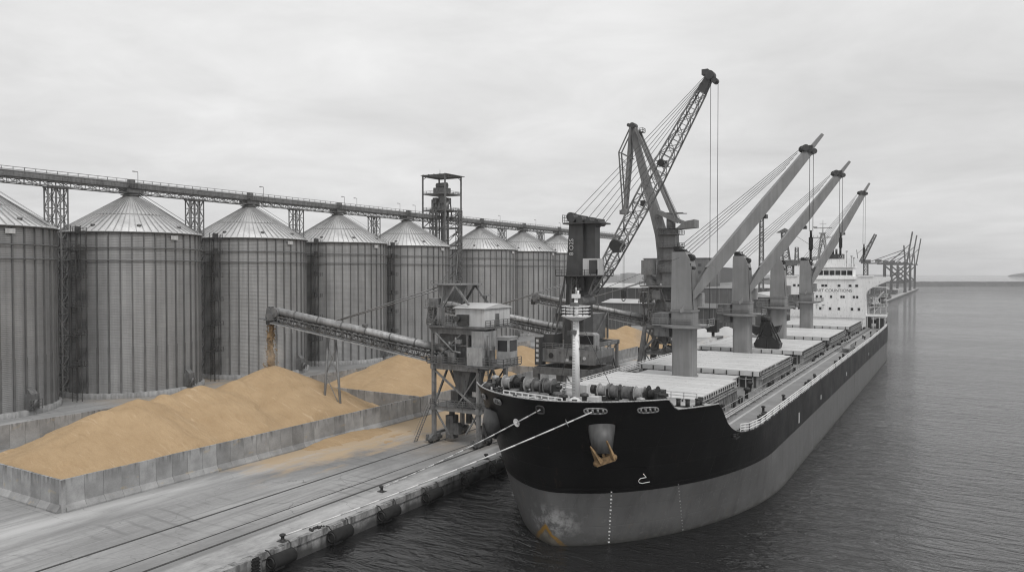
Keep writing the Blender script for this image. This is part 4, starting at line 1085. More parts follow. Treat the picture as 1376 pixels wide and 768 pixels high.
# anchors in their bolsters
def anchor(x, z, rusty=True):
    p, tx, tz, n = hull_frame(x, z); m = MB()
    c = p+n*1.05+Vector((0,0,-1.2))
    m.tube(p-n*.1+Vector((0,0,1.25)), c+Vector((0,0,-.1)), 1.6, 40, 1.0); m.build('anchor_bolster', m_bolster, ship)
    dn = (Vector((0,0,-1))+tx*.38).normalized(); t2 = n.cross(dn).normalized(); c = c+n*.12
    m = MB(); m.beam(c-dn*.9, c+dn*.7, .5, .3); cr = c+dn*.7
    m.beam(cr-t2*1.1, cr+t2*1.1, .6, .75)
    for q in (-1,1):
        m.beam(cr+t2*q*.66, cr+t2*q*.95-dn*2.3+n*.6, 1.15, .45, .14, .12); m.ball(tuple(cr+t2*q*1.05+dn*.05), .36, n=8, m=5)
    m.build('anchor', m_rust if rusty else m_black, ship)
m_bolster = paint('anchor_bolster_paint', .085, .5, 0, .2, .8, .3)
anchor(-34.1, 11.1); anchor(-48.7, 11.1, False)
# draught scales
m_scuff = paint('worn_draught_paint', .3, .7, 0, .3, 2., .2)
def scale(x0, x1, z0=-2.1, z1=4.4, mat=None):
    m = MB(); z = z0; k = 0
    while z < z1:
        x = x0+(x1-x0)*(z-z0)/(z1-z0); p, tx, tz, n = hull_frame(x, z)
        w, h = (.16,.075) if k % 3 else (.26,.11)
        q = [p+n*.02+tx*a*w/2*2+tz*b*h for a, b in ((-.5,-1),(.5,-1),(.5,1),(-.5,1))]
        m.add(q, [(0,1,2,3)]); z += .46; k += 1
    m.build('draught_scale', mat or m_steel_lt, ship)
scale(-35.0,-34.0, mat=m_white); scale(-28.9,-28.4, mat=m_scuff); scale(-49.4,-50.0, mat=m_white)
# bulbous bow mark
def stroke(pts, x, z, r=.09):
    m = MB(); P = []
    for a, b in pts:
        xx = x+a; zz = z+b; p, tx, tz, n = hull_frame(xx, zz); P.append(tuple(p+n*.03))
    m.path(P, r, 5); m.build('hull_mark', m_white, ship)
stroke([(.1,.62),(.28,.12),(-.2,.06),(-.42,-.2),(-.38,-.46),(-.16,-.58),(.48,-.5)], -31.1, 5.75, .045)
m = MB(); m.box(HX+HB+.01,HX+HB+.04,127.6,128.1,4.9,6.6); m.build('load_mark', m_white, ship)
for yy in (150, 187, 236):
    m = MB(); m.box(HX+HB+.01,HX+HB+.04,yy,yy+.5,5.5,6.3); m.build('load_mark', m_white, ship)
# foremast
mx, my = CX-.1, 84.4
m = MB(); m.tube((mx,my,FD),(mx,my,24),.5,16,.4); m.tube((mx,my,24),(mx,my,26.3),.3,12,.22); m.cbox((mx,my,26.5),(.9,.7,.5)); m.tube((mx,my,26.7),(mx,my,27.6),.06,6); m.tube((mx+.3,my,26.7),(mx+.3,my,27.2),.14,8)
mast = m.build('foremast', m_white, ship)
m = MB(); m.lathe((mx,my,23.4),[(.5,0),(1.85,.55),(1.85,.68),(.4,.68)],20,False)
for k in range(10):
    a = 2*pi*k/10; b = 2*pi*(k+1)/10; A = (mx+1.8*cos(a),my+1.8*sin(a),24.08); B = (mx+1.8*cos(b),my+1.8*sin(b),24.08); m.rail([A,B],1.15,9,.05,3)
m.build('crow_platform', m_white, mast)
m = MB(); m.cbox((mx,my-.7,22),(.6,.6,.5)); m.beam((mx-1.1,my,21.6),(mx+1.1,my,21.6),.16); m.beam((mx-.8,my,19.9),(mx+1.7,my,19.9),.16); m.cbox((mx+1.6,my,20),(.5,.5,.5)); m.cbox((mx-1,my,21.8),(.35,.35,.5)); m.cbox((mx,my-.4,25.4),(.9,.7,.6)); m.build('mast_light', m_steel_md, mast)
m = MB()
for k in range(28): m.beam((mx-.2,my-.66,FD+.6+k*.36),(mx+.2,my-.66,FD+.6+k*.36),.05)
m.build('ladder', m_steel_lt, mast)
m = MB(); m.tube((mx+.2,my+.2,24),(CX+4,87.2,14.),.04,5); m.tube((mx-.2,my+.2,24),(CX-4,87.2,14.),.04,5); m.tube((mx,my,26),(CX,124.5,32),.035,5); m.build('stay', m_cable, mast)
# forecastle machinery: windlasses with drums of rope
def windlass(x, y, flip):
    m = MB(); m.box(x-4.2,x+4.2,y-1.1,y+1.1,FD,FD+.25)
    for k in range(6): m.box(x-4.1+k*1.55,x-3.85+k*1.55,y-.9,y+.9,FD+.25,FD+1.5)
    m.cbox((x+flip*3.2,y+1.5,FD+.8),(1.4,1.6,1.5)); m.tube((x-4.6,y,FD+1.2),(x+4.6,y,FD+1.2),.2,10); m.tube((x-4.9,y,FD+1.2),(x-4.4,y,FD+1.2),.55,14)
    o = m.build('windlass', m_black, ship)
    for k in range(5):
        xx = x-3.2+k*1.55
        d = MB(); rr = rnd.uniform(.42,.8); yy = y+rnd.uniform(-.25,.25); zz_ = FD+1.15+rnd.uniform(-.1,.15); fl_ = rnd.uniform(.85,1.08)
        for q in range(7): d.torus((xx-.45+.15*q,yy,zz_), rr+.04*rnd.random(), .09, 'x', 18, 5)
        d.tube((xx-.5,yy,zz_),(xx+.5,yy,zz_),rr,18); d.tube((xx-.6,yy,zz_),(xx-.53,yy,zz_),fl_,20); d.tube((xx+.53,yy,zz_),(xx+.6,yy,zz_),fl_,20); d.build('rope_drum', (m_rope2, m_rope3, m_black, m_rope3, m_rope2)[(k+(1 if flip < 0 else 3)) % 5], o)
m_rope3 = paint('grey_rope', .3, .9, 0, .4, 1.5, 0)
m_rope2 = paint('weathered_rope', .12, .9, 0, .5, 1.3, 0)
windlass(-34.2, 84.2, 1); windlass(-47.6, 83.6, -1)
m = MB()
for x, y, r_ in ((-47.,80.2,.6),(-45.6,81,.55),(-44.,80.6,.6),(-49,82,.5),(-42.9,82.4,.55)):
    for j in range(3): m.torus((x,y,FD+.15+.2*j), r_, .16, 'z', 16, 6)
m.build('rope_coil', m_steel_md, ship)
def bitts(x, y, z, ax=0, h=.85, par=ship, mat=None):
    m = MB(); dx, dy = (.55,0) if ax == 0 else (0,.55)
    for s in (-1,1): m.tube((x+s*dx,y+s*dy,z),(x+s*dx,y+s*dy,z+h),.26,12); m.tube((x+s*dx,y+s*dy,z+h),(x+s*dx,y+s*dy,z+h+.08),.32,12)
    m.box(x-dx-.4,x+dx+.4,y-dy-.4,y+dy+.4,z,z+.08); m.build('mooring_bitts', mat or m_black, par)
for x, y in ((-50.6,80.6),(-52.4,83.4),(-48.4,78.4),(-38.2,77.),(-33.4,79.2),(-29.6,83.4),(-27.6,84.6),(-26.2,86.2),(-31.4,80.9),(-53.4,86.2),(-42.4,75.9),(-55.,86.5)):
    bitts(x, y, FD, rnd.randint(0,1))
for x, y, hh in ((-51.2,78.8,1.4),(-52.6,81.4,1.2),(-45.9,77.4,.9),(-36.4,77.8,.8),(-31.8,82.,1.),(-40.6,79.4,1.),(-43.6,77.6,.8),(-38.6,81.,1.1),(-30.6,86.6,1.),(-54.8,86.6,1.4)):
    m = MB(); m.lathe((x,y,FD), [(.3,0),(.3,hh*.7),(.55,hh*.72),(.5,hh),(.02,hh+.15)], 12); m.build('mushroom_vent', rnd.choice([m_steel_dk,m_black,m_steel_lt]), ship)
m = MB(); m.rail([(-47.8,77.4,FD),(-39.,75.9,FD)],1.25,1.,.06,3); m.build('stem_rail', m_white, ship)
m = MB(); m.lathe((-38.7,78.6,FD),[(.9,0),(.9,.5),(.5,.9),(.02,1.1)],16); m.build('deck_dome', m_white2, ship)
for q in ((-42,-40.6,85.8,86.9,FD,FD+1.3),(-37.8,-36.6,80.4,81.6,FD,FD+.9)): MB().box(*q).build('deck_locker', m_white2, ship)
m = MB()
for k in range(80):
    x = CX+rnd.uniform(-12,12); y = rnd.uniform(77,86.5)
    if hw_at(y,FD)-1.5 < abs(x-HX): continue
    s = rnd.uniform(.2,.5); MB().cbox((x,y,FD+s/2),(s*rnd.uniform(.7,2),s,s)).build('deck_fitting', rnd.choice((m_steel_md,m_black,m_white2,m_steel_lt,m_black)), ship)

# hatches: coaming > covers, stays
hat = [(100.4,121.6,30.9),(134.3,163,30.2),(173.8,202.4,29.8),(213.6,244.6,29.8),(258.6,292.4,30.2)]
for i, (y0, y1, xr) in enumerate(hat):
    x1 = -xr; x0 = 2*CX-x1
    m = MB(); m.box(x0+.5,x1-.5,y0+.5,y1-.5,MD+.004,MD+2.1)
    hc_ = m.build('hatch_coaming', m_coam, ship)
    n = int((y1-y0)/1.25)
    for s_, xx in ((1,x1-.5),(-1,x0+.5)):
        m = MB()
        for k in range(n+1):
            y = y0+.6+(y1-y0-1.2)*k/n
            m.prism([(xx,MD+.02),(xx+s_*1.0,MD+.02),(xx+s_*.75,MD+1.85),(xx,MD+2.05)],'y',y-.05,y+.05)
        m.box(min(xx+s_*.02,xx+s_*1.),max(xx+s_*.02,xx+s_*1.),y0+.4,y1-.4,MD+1.55,MD+1.63); m.build('coaming_stay', m_steel_lt, hc_)
    m = MB()
    for k in range(18):
        xx = x0+1+(x1-x0-2)*k/17; m.prism([(y0+.5,MD+.02),(y0-.3,MD+.02),(y0-.15,MD+1.8),(y0+.5,MD+2.)],'x',xx-.05,xx+.05)
    m.box(x0+1,x1-1,y0-.2,y0+.48,MD+1.5,MD+1.56); m.build('coaming_stay', m_steel_lt, hc_)
    ym = (y0+y1)/2
    for a, b in ((y0,ym-.06),(ym+.06,y1)):
        m = MB(); m.box(x0,x1,a,b,MD+2.12,MD+3.02)
        for kx in range(5):
            xx = x0+(x1-x0)*(kx+.5)/5; m.box(xx-.06,xx+.06,a+.2,b-.2,MD+3.02,MD+3.08)
        for kk in range(3): m.box(x0+.3,x1-.3,a+(b-a)*(kk+1)/4-.05,a+(b-a)*(kk+1)/4+.05,MD+3.021,MD+3.06)
        m.m = 1; kk = a+.4
        while kk < b-.3:
            m.box(x1+.002,x1+.12,kk,kk+.42,MD+2.2,MD+2.86); kk += 1.15
        kk = x0+.4
        while kk < x1-.3: m.box(kk,kk+.2,a-.11 if a == y0 else b+.002,a-.002 if a == y0 else b+.11,MD+2.14,MD+2.9); kk += 2.3
        m.build('hatch_cover', [m_hatch, m_steel_dk], hc_)
    m = MB(); m.rail([(x1+.5,y0+.2,MD+1.63),(x1+.5,y1-.2,MD+1.63)],.95,2.4,.04,2); m.build('walkway_rail', m_steel_lt, hc_)
    m = MB()
    for k in range(7):
        y = rnd.uniform(y0,y1); MB().cbox((x1+rnd.uniform(.9,1.8),y,MD+.45),(.5,.8,.9)).build('vent_box', m_black, hc_)
# cross-deck houses between hatches and pedestal bases
for y0, y1 in ((123,133.2),(164.4,172.8),(203.6,212.6),(245.8,257.6)):
    m = MB(); m.box(CX-8.6,CX+7.6,y0,y1,MD,MD+2.0); m.box(CX-9,CX+8,y0-.3,y1+.3,MD+2.0,MD+2.12); dh = m.build('mast_house', m_white2, ship)
    m = MB(); m.box(CX+7.61,CX+7.66,y0+2,y0+3,MD+.1,MD+1.8); m.box(CX+4,CX+5,y0-.06,y0-.01,MD+.1,MD+1.8); m.build('house_door', m_black, dh)
    m = MB()
    for k in range(6): MB().lathe((CX+rnd.choice((-1,1))*rnd.uniform(9.5,12), rnd.uniform(y0,y1), MD), [(.3,0),(.3,1.3),(.55,1.35),(.5,1.7),(.02,1.85)], 10).build('deck_vent', m_black, dh)
# starboard deck piping and fittings
m = MB()
for dx in (0,.5,.9): m.tube((-28.4+dx*.9,99,MD+.35),(-28.4+dx*.9,294,MD+.35),.13,6)
y = 100
while y < 294: m.box(-28.7,-27.3,y,y+.2,MD+.004,MD+.28); y += 4
m.build('deck_pipe', m_steel_lt, ship)
m = MB(); m.beam((-29.,99.5,MD+1.),(-29,294,MD+1.),.07); y = 99.5
while y < 294: m.beam((-29,y,MD),(-29,y,MD+1.),.07); y += 2.5
m.build('deck_rail', m_steel_lt, ship)
m = MB().add([(-26.7,97.2,MD+.006),(-26.3,97.2,MD+.006),(-26.3,290,MD+.006),(-26.7,290,MD+.006)],[(0,1,2,3)]); m.build('walkway_line', m_deck_lt, ship)
for y in (112,121,124,150,152,186,190.5,193,222,228,248,252,270,275,283):
    m = MB(); x = rnd.uniform(-25.5,-23.2); m.lathe((x,y,MD), [(.18,0),(.18,.7),(.32,.74),(.28,.92),(.02,1.0)], 10); m.build('deck_vent', m_black, ship)
for y in (93,95.5,106.5,109,143,146,180,214,258,288): bitts(-23.7, y, MD, 1, .5)
m = MB(); m.box(-25.6,-23.6,205,215,MD+1.,MD+1.12); m.rail([(-25.6,205,MD+1.1),(-25.6,215,MD+1.1)],1,1.,.06); m.rail([(-23.6,205,MD+1.1),(-23.6,215,MD+1.1)],1,1.,.06)
for k in range(6): m.beam((-25.5,205.3+k*1.9,MD),(-25.5,205.3+k*1.9,MD+1),.14); m.beam((-23.7,205.3+k*1.9,MD),(-23.7,205.3+k*1.9,MD+1),.14)
m.build('gangway', m_steel_lt, ship)

# deck cranes
def deck_crane(yc, tip, jib=True, zb=22.8):
    x = CX; m = MB()
    def rsq(r, c=.45):
        P = []
        for (sx_, sy_, a0) in ((1,1,0),(-1,1,90),(-1,-1,180),(1,-1,270)):
            for k in range(4):
                t = math.radians(a0+30*k); P.append((x+sx_*(r-c)+c*cos(t), yc+sy_*(r-c)+c*sin(t)))
        return P
    m.prism(rsq(1.8), 'z', MD+2., 19.9); m.prism(rsq(2.0,.5), 'z', MD+2.0, MD+2.4)
    ped = m.build('deck_crane', m_crane, ship)
    m = MB(); m.lathe((x,yc,19.9), [(1.9,-.4),(4.2,0),(4.2,.25),(1.9,.25)], 24, False); m.box(x-5.2,x+4.6,yc-2.2,yc+2.2,20.16,20.34)
    m.rail([(x-5.2,yc-2.2,20.34),(x+4.6,yc-2.2,20.34),(x+4.6,yc+2.2,20.34)],1.05,1.4,.05); m.build('slew_platform', m_crane, ped)
    m = MB(); m.prism(rsq(1.95), 'z', 20.2, 22.7); m.prism(rsq(2.12), 'z', 22.6, 22.86); m.build('slew_column', m_crane, ped)
    m = MB(); vs = []
    prof = [(22.9,-1.95,1.75,1.75),(30.2,-1.85,1.5,1.65),(31.8,-1.85,1.15,1.6),(33.,-1.8,.45,1.55)]
    for z, xa, xb, hy in prof: vs += [(x+xa,yc-hy,z),(x+xb,yc-hy,z),(x+xb,yc+hy,z),(x+xa,yc+hy,z)]
    fs = [(3,2,1,0)]+[(i*4+k,i*4+(k+1)%4,i*4+4+(k+1)%4,i*4+4+k) for i in range(3) for k in range(4)]+[(12,13,14,15)]
    m.add(vs, fs); m.build('crane_house', m_crane, ped)
    m = MB()
    for (a, b, r_) in ((-1.2,33.5,.5),(-.2,33.1,.4),(1.05,32.,.6),(1.3,30.2,.35)): m.tube((x+a,yc-.9,b),(x+a,yc+.9,b),r_,12)
    m.box(x-1.7,x+.4,yc-1.3,yc+1.3,32.98,33.1); m.rail([(x-1.6,yc-1.2,33.1),(x+.2,yc-1.2,33.1)],.8,.8,.05)
    m.beam((x+1.7,yc-1.3,23),(x+1.2,yc-1.3,31),.1); m.beam((x+1.9,yc-1.3,23),(x+1.4,yc-1.3,31),.1); m.build('sheave', m_black, ped)
    m = MB(); m.box(x-5.1,x-2.3,yc-1.7,yc+1.5,18.2,22.3); m.build('winch_box', m_steel_md, ped)
    m = MB(); m.box(x-1.2,x+1.2,yc+1.8,yc+3.4,23,26.4); m.box(x+1.2,x+2.6,yc+1.6,yc+3.,23.4,25.8); cb = m.build('operator_cab', m_steel_lt, ped)
    if not jib: return
    piv = Vector((x-1.1,yc,zb)); tip = Vector(tip); d = (tip-piv).normalized(); sd = d.cross(Vector((0,0,1))).normalized(); L_ = (tip-piv).length
    # sd is sideways
    m = MB(); F = 9.5
    for s in (-1,1):
        m.beam(piv+sd*s*2.1, piv+d*F+sd*s*.78, .5, .6, .6, 2.05)
        m.tube(piv+sd*s*1.7, piv+sd*s*2.5, .38, 10)
    m.beam(piv+d*(F-.6), piv+d*(L_*.62), 2.0, 2.1, 1.8, 1.95); m.beam(piv+d*(L_*.62), piv+d*(L_*.92), 1.8, 1.95, 1.35, 1.35); m.beam(piv+d*(L_*.9), tip, .75, .8, .5, .5)
    jb = m.build('jib', m_crane, ped)
    m = MB(); hd = piv+d*(L_*.9); up = sd.cross(d)
    if up.z < 0: up = -up
    for s in (-.7,.7): m.tube(hd+up*.95+sd*(s-.25), hd+up*.95+sd*(s+.25), .6, 12); m.tube(hd-up*.6+sd*(s-.2)+d*.5, hd-up*.6+sd*(s+.2)+d*.5, .5, 12)
    m.cbox(tuple(hd+up*.2+d*.4),(1.5,1.8,1.2)); m.build('jib_sheave', m_steel_dk, jb); q = piv+d*(L_*.56); MB().cbox(tuple(q-up*1.3),(.8,1.4,.7)).build('jib_lamp', m_steel_dk, jb)
    m = MB()
    for k in range(5): m.tube((x-1.2+.5*k,yc-.7+.35*k,33.6-.25*k), tuple(hd-d*(1.2*k)+up*(1.2+.05*k)+sd*(-.7+.35*k)), .05, 5)
    m.build('luffing_rope', m_cable, jb)
    m = MB(); hx = hd+d*1.; zk = 31.2 if yc < 140 else 32.6
    for s in (-.3,.3): m.tube((hx.x+s,hx.y,hx.z-.5),(hx.x+s,hx.y,zk+5.5),.05,5)
    m.build('hoist_rope', m_cable, jb)
    m = MB(); m.box(hx.x-.32,hx.x+.32,hx.y-.3,hx.y+.3,zk+2.2,zk+4.4); m.tube((hx.x,hx.y,zk+4.4),(hx.x,hx.y,zk+5.6),.2); m.tube((hx.x,hx.y,zk+2.2),(hx.x,hx.y,zk+.6),.22,8,.14); m.torus((hx.x,hx.y,zk+.3),.26,.1,'y'); m.build('hook_block', m_black, jb)
def tipat(y, dy, k): return (CX+23.6-(26-k)*.88-.0, y+dy, 29.6+k)
deck_crane(127.4, (-20.9,140.2,53.6)); deck_crane(168., (-21.0,178.6,53.7)); deck_crane(206.4, None, False); deck_crane(248.4, (-24.6,258.,57.2))

# superstructure
HY = 296.
sup = MB(); sup.box(-55,-29,HY,HY+15,MD,27.7); sup = sup.build('superstructure', m_white, ship)
m = MB()
pr = [(-29.002,27.7),(-21.4,27.55),(-21.4,26.5),(-23.2,25.6),(-25.6,24.5),(-27.8,23.3),(-28.8,22.2),(-29.002,21)]
m.prism(pr,'y',HY+.005,HY+4); m.build('bridge_wing', m_white, sup, recalc=True)
MB().prism([(2*-42-a,b) for a, b in pr],'y',HY+.005,HY+4).build('bridge_wing', m_white, sup, recalc=True)
m = MB(); m.box(-52,-33.5,HY+.8,HY+9,27.7,31.); m.box(-52.6,-33,HY+.3,HY+9.4,31.,31.3); wh = m.build('wheelhouse', m_white, sup)
for k in range(9):
    a = -51.4+k*2.0; MB().box(a,a+1.7,HY+.74,HY+.79,28.25,29.9).build('bridge_window', m_glass, wh)
m = MB(); m.box(-50,-32.2,HY-.5,HY+.7,26.75,26.95); m.box(-31.6,-26.5,HY-.35,HY+.3,27.75,28.15); m.box(-57.5,-52.5,HY-.35,HY+.3,27.75,28.15); m.build('wing_bulwark', m_white, sup)
m = MB(); m.box(-46,-36.2,HY+2,HY+8,31.3,34.2); m.build('monkey_island', m_white, wh)
m = MB(); m.rail([(-52.6,HY+.4,31.3),(-33,HY+.4,31.3)],1.0,1.6,.05); m.rail([(-33,HY+.4,31.3),(-33,HY+9.3,31.3)],1.,1.6,.05); m.build('bridge_rail', m_white, wh)
def winrow(z, xs, w, h, name='window'):
    for xx in xs:
        f = MB(); f.box(xx-w/2-.12,xx+w/2+.12,HY-.06,HY-.005,z-h/2-.12,z+h/2+.12); fo = f.build(name, m_white2, sup); MB().box(xx-w/2,xx+w/2,HY-.1,HY-.061,z-h/2,z+h/2).build('pane', m_glass, fo)
winrow(24.4, (-53.6,-52,-48.3,-46.4,-43.6,-42.5,-38.,-34.3,-32.1), .85, .75)
winrow(20.3, (-53.4,-49.5,-45.6,-44.2,-40.7,-37.2,-36.4,-33,-31.9), .62, .8)
winrow(15.9, (-53.5,-51.8,-47.4,-44.4,-41,-38,-33.6,-31.3), .75, .9)
for z, w in ((12.6,25.6),): MB().box(-54.8,-29.2,HY-.12,HY-.004,z,z+.12).build('deck_strake', m_white2, sup)
m = MB()
for xx in (-53.5,-52,-44.6,-43.6,-42.9,-33,-32.3): MB().box(xx,xx+.5,HY-.3,HY-.005,11.2,11.7).build('fire_box', m_steel_dk, sup)
for xx, z in ((-46.,17.3),(-43.8,17.2)): m.box(xx,xx+.9,HY-.2,HY-.005,z,z+.1); m.beam((xx+.4,HY-.15,z),(xx+.4,HY-.15,z-1.6),.07)
m.build('wall_lamp', m_steel_dk, sup)
text('ECCRIIT COUNTIONS', 'ship_lettering', (-41.2,HY-.03,22.55), (pi/2,0,0), 1.55, m_steel_md, sup, .012)
# open side decks aft of the wing
for s_ in (0,1):
    x0, x1 = (-29.,-22.9) if not s_ else (-61.,-55.)
    for z in (12.9,16.6,20.2,23.6):
        m = MB(); m.box(x0,x1,HY+4.3,HY+14.5,z,z+.16)
        if z < 23: m.rail([(x0,HY+4.4,z+.16),(x1,HY+4.4,z+.16),(x1,HY+14.4,z+.16)],1.05,1.1,.06)
        m.build('side_deck', m_white2, sup)
for xx in (-28.6,-26.6,-24.6,-22.8):
    MB().beam((xx,HY+.6,MD),(xx,HY+.6,13.3),.35).build('deck_post', m_white2, sup); MB().beam((xx,HY+4.6,13.9),(xx,HY+4.6,23.6),.22).build('deck_post', m_white2, sup)
MB().box(-29.3,-22.4,HY+.3,HY+4.6,13.3,13.95).build('deck_canopy', m_white, sup)
for p_, q_ in (((-28.4,HY+5,13),(-25,HY+5,16.6)),((-24.,HY+5,16.8),(-27.6,HY+5,20.2))): MB().beam(p_,q_,.8,.15).build('deck_stair', m_white2, sup)
m = MB(); m.box(-28.9,-27.4,HY+1.5,HY+3,MD,13.2); m.box(-25.8,-23.4,HY+2,HY+4,MD,12.6)
m.build('deck_store', m_steel_dk, sup)
for k in range(26): MB().cbox((rnd.uniform(-28.4,-23.2),HY+rnd.uniform(4.5,6),rnd.choice((13.1,16.8,20.4))+.5),(rnd.uniform(.3,1.),.6,rnd.uniform(.4,1.4))).build('deck_gear', rnd.choice((m_steel_dk,m_steel_lt,m_black)), sup)
m = MB(); lb = (-24.4,HY+9,19.); m.ball(lb,1.3,1.,3.,.9,16,8); m.build('lifeboat', m_steel_lt, sup)
m = MB(); m.beam((-27.,HY+4.4,17.6),(-24.2,HY+3.,21.6),.45); m.beam((-24.2,HY+3,21.6),(-23.4,HY+3,22.4),.35); m.build('davit', m_white, sup)
m = MB(); m.box(-43.8,-38.4,HY+9.5,HY+15,27.7,33.8); fn = m.build('funnel', m_white, sup)
m = MB(); m.box(-44.1,-38.1,HY+9.3,HY+15.2,33.8,36.2)
for k, xx in enumerate((-43.2,-41.8,-40.6,-39.2)): m.tube((xx,HY+12,36.2),(xx,HY+12,38.2+.6*(k%2)),.4,10)
m.build('funnel_cap', m_steel_dk, fn)
m = MB(); q = (-44.6,HY+6)
for s in (-1,1): m.beam((q[0]+s*2.2,q[1],31.3),(q[0]+s*.5,q[1],44),.5); m.beam((q[0]+s*2.,q[1]+1,31.3),(q[0],q[1],42),.3)
for k in range(8):
    z = 32.5+k*1.4; w = 2.1-.2*k; m.beam((q[0]-w,q[1],z),(q[0]+w,q[1],z+1.4),.16); m.beam((q[0]-w,q[1],z),(q[0]+w,q[1],z),.16)
m.tube((q[0],q[1],43),(q[0],q[1],49),.2,8,.08); m.beam((q[0]-3.8,q[1],42.4),(q[0]+3.8,q[1],42.4),.35); m.beam((q[0]-3.2,q[1],46),(q[0]+3.2,q[1],46),.3); m.cbox((q[0]-2.8,q[1],46.4),(1.6,.5,.4)); m.cbox((q[0],q[1]-.6,44),(2.6,.4,.4)); m.beam((q[0]-1.2,q[1],47.5),(q[0]+1.2,q[1],47.5),.12)
for s in (-3.4,-1.8,1.8,3.4): m.beam((q[0]+s,q[1],42.4),(q[0]+s,q[1],43.2),.15)
m.build('radar_mast', m_steel_lt, wh)
for xx, h in ((-49.,38.),(-36.,37),(-34.4,35.2),(-33.6,34.6)):
    m = MB(); m.tube((xx,HY+4,31.3),(xx,HY+4,h),.12,6); m.cbox((xx,HY+4,h),(.7,.5,.4)); m.build('antenna', m_steel_lt, wh)
for xx, z in ((-48,32.3),(-38,35.),(-46.5,32.)): MB().ball((xx,HY+4,z),.8,n=12,m=8).build('radome', m_steel_lt, wh)
# grab bucket resting on the third hatch
gb = empty('grab_bucket', (-37.6,176.5,MD+3.1), 'dark clamshell grab bucket standing on a hatch cover', 'grab')
gx, gy, gz = -37.6, 176.5, MD+3.09
for s in (-1,1):
    m = MB(); m.prism([(gx,gz+2.6),(gx+s*1.1,gz+2.8),(gx+s*2.9,gz+1.1),(gx+s*2.7,gz+.1),(gx+s*.1,gz)],'y',gy-1.5,gy+1.5); m.build('jaw', m_black, gb, recalc=True)
m = MB(); m.prism([(gx-1.2,gz+2.5),(gx+1.2,gz+2.5),(gx+.55,gz+6),(gx-.55,gz+6)],'y',gy-.8,gy+.8); m.tube((gx-.6,gy,gz+6.4),(gx+.6,gy,gz+6.4),.7,12)
for s in (-1,1): m.beam((gx+s*.5,gy-1,gz+5.8),(gx+s*2.5,gy-1.2,gz+1.4),.3); m.beam((gx+s*.5,gy+1,gz+5.8),(gx+s*2.5,gy+1.2,gz+1.4),.3)
m.build('grab_head', m_black, gb)
gb2 = empty('grab_bucket', (-39.6,182,MD+3.1), 'second dark grab bucket with open jaws behind the first on the hatch', 'grab')
m = MB(); x, y = -39.6, 182; 
for s in (-1,1): m.prism([(x,gz+4.6),(x+s*1.2,gz+4.4),(x+s*3.8,gz+4.9),(x+s*3.2,gz+3.3),(x+s*1.6,gz+2.4)],'y',y-1.3,y+1.3)
jw = m.build('jaw', m_black, gb2, recalc=True)
m = MB(); m.box(x-1.1,x+1.1,y-1.1,y+1.1,gz,gz+2.8); m.prism([(x-1.2,gz+2.8),(x+1.2,gz+2.8),(x+.6,gz+6.4),(x-.6,gz+6.4)],'y',y-.7,y+.7); m.tube((x-.6,y-.8,gz+6.6),(x+.6,y-.8,gz+6.6),.8,10); m.build('grab_head', m_black, gb2)
# mooring lines with rat guards
def rope(pts, label, guards):
    r = empty('mooring_rope', pts[0], label, 'rope', 'mooring ropes from the bow')
    m = MB(); P = []
    for a, b, sag in [(pts[0], pts[1], SAG[0])]:
        a = Vector(a); b = Vector(b)
        for k in range(17):
            t = k/16; q = a.lerp(b,t); q.z -= sag*4*t*(1-t); P.append(tuple(q))
    m.path(P, .085, 6); m.build('line', m_rope, r)
    for t in guards:
        a, b = Vector(pts[0]), Vector(pts[1]); q = a.lerp(b,t); q.z -= SAG[0]*4*t*(1-t); d = (b-a).normalized()
        MB().tube(q-d*.06, q+d*.06, .5, 18, .12).build('rat_guard', m_white2, r)
SAG = [.35]
q = hull_frame(-39.95,14.25); rope([tuple(q[0]+q[3]*.1), (-66.4,76.3,.55)], 'pale mooring rope from the centre fairlead to the quay bollard', [.13])
q = hull_frame(-34.4,14.3); rope([tuple(q[0]+q[3]*.15), (-63.5,56.6,.55)], 'long pale mooring rope from the starboard fairlead to the near quay corner', [.085])

# ------------------------------------------------------------------ port buildings and far things
def building(name, x0, x1, y0, y1, h, label, cat='shed', wall=None, roof=None, pitch=2., ribs=True, windows=0, group=None, along='x'):
    b = empty(name, ((x0+x1)/2,(y0+y1)/2,0), label, cat, group)
    MB().box(x0,x1,y0,y1,.01,h).build('wall', wall or m_shed, b)
    m = MB(); e = .5
    if pitch:
        if along == 'x': c = (y0+y1)/2; m.prism([(y0-e,h+.003),(y1+e,h+.003),(y1+e,h+.25),(c,h+pitch),(y0-e,h+.25)],'x',x0-e,x1+e)
        else: c = (x0+x1)/2; m.prism([(x0-e,h+.003),(x1+e,h+.003),(x1+e,h+.25),(c,h+pitch),(x0-e,h+.25)],'y',y0-e,y1+e)
    else: m.box(x0-e,x1+e,y0-e,y1+e,h+.003,h+.5)
    m.build('roof', roof or m_roof_lt, b)
    if ribs:
        m = MB(); k = x0+2
        while k < x1: m.box(k-.12,k+.12,y0-.12,y0-.004,.1,h-.1); k += 5
        k = y0+2
        while k < y1: m.box(x1+.004,x1+.12,k-.12,k+.12,.1,h-.1); k += 5
        m.build('wall_rib', m_steel, b)
        w = min(6,(x1-x0)*.3); MB().box(x0+3,x0+3+w,y0-.16,y0-.13,.05,min(6,h*.6)).build('door', m_steel_lt, b)
    for i in range(windows):
        for j in range(int(h/5)):
            xx = x0+(x1-x0)*(i+.5)/windows; MB().box(xx-1.2,xx+1.2,y0-.1,y0-.01,3+j*5,5+j*5).build('window', m_glass, b)
    return b
building('warehouse', -205, -152, 424, 500, 19.6, 'large dark warehouse with pale roof behind the harbour crane boom', 'warehouse', m_shed_dk, m_roof_lt, 2.2)
building('warehouse', -172, -146, 384, 410, 12, 'smaller warehouse with bright roof in front of the large dark one', 'warehouse', m_shed, m_roof_lt, 2.)
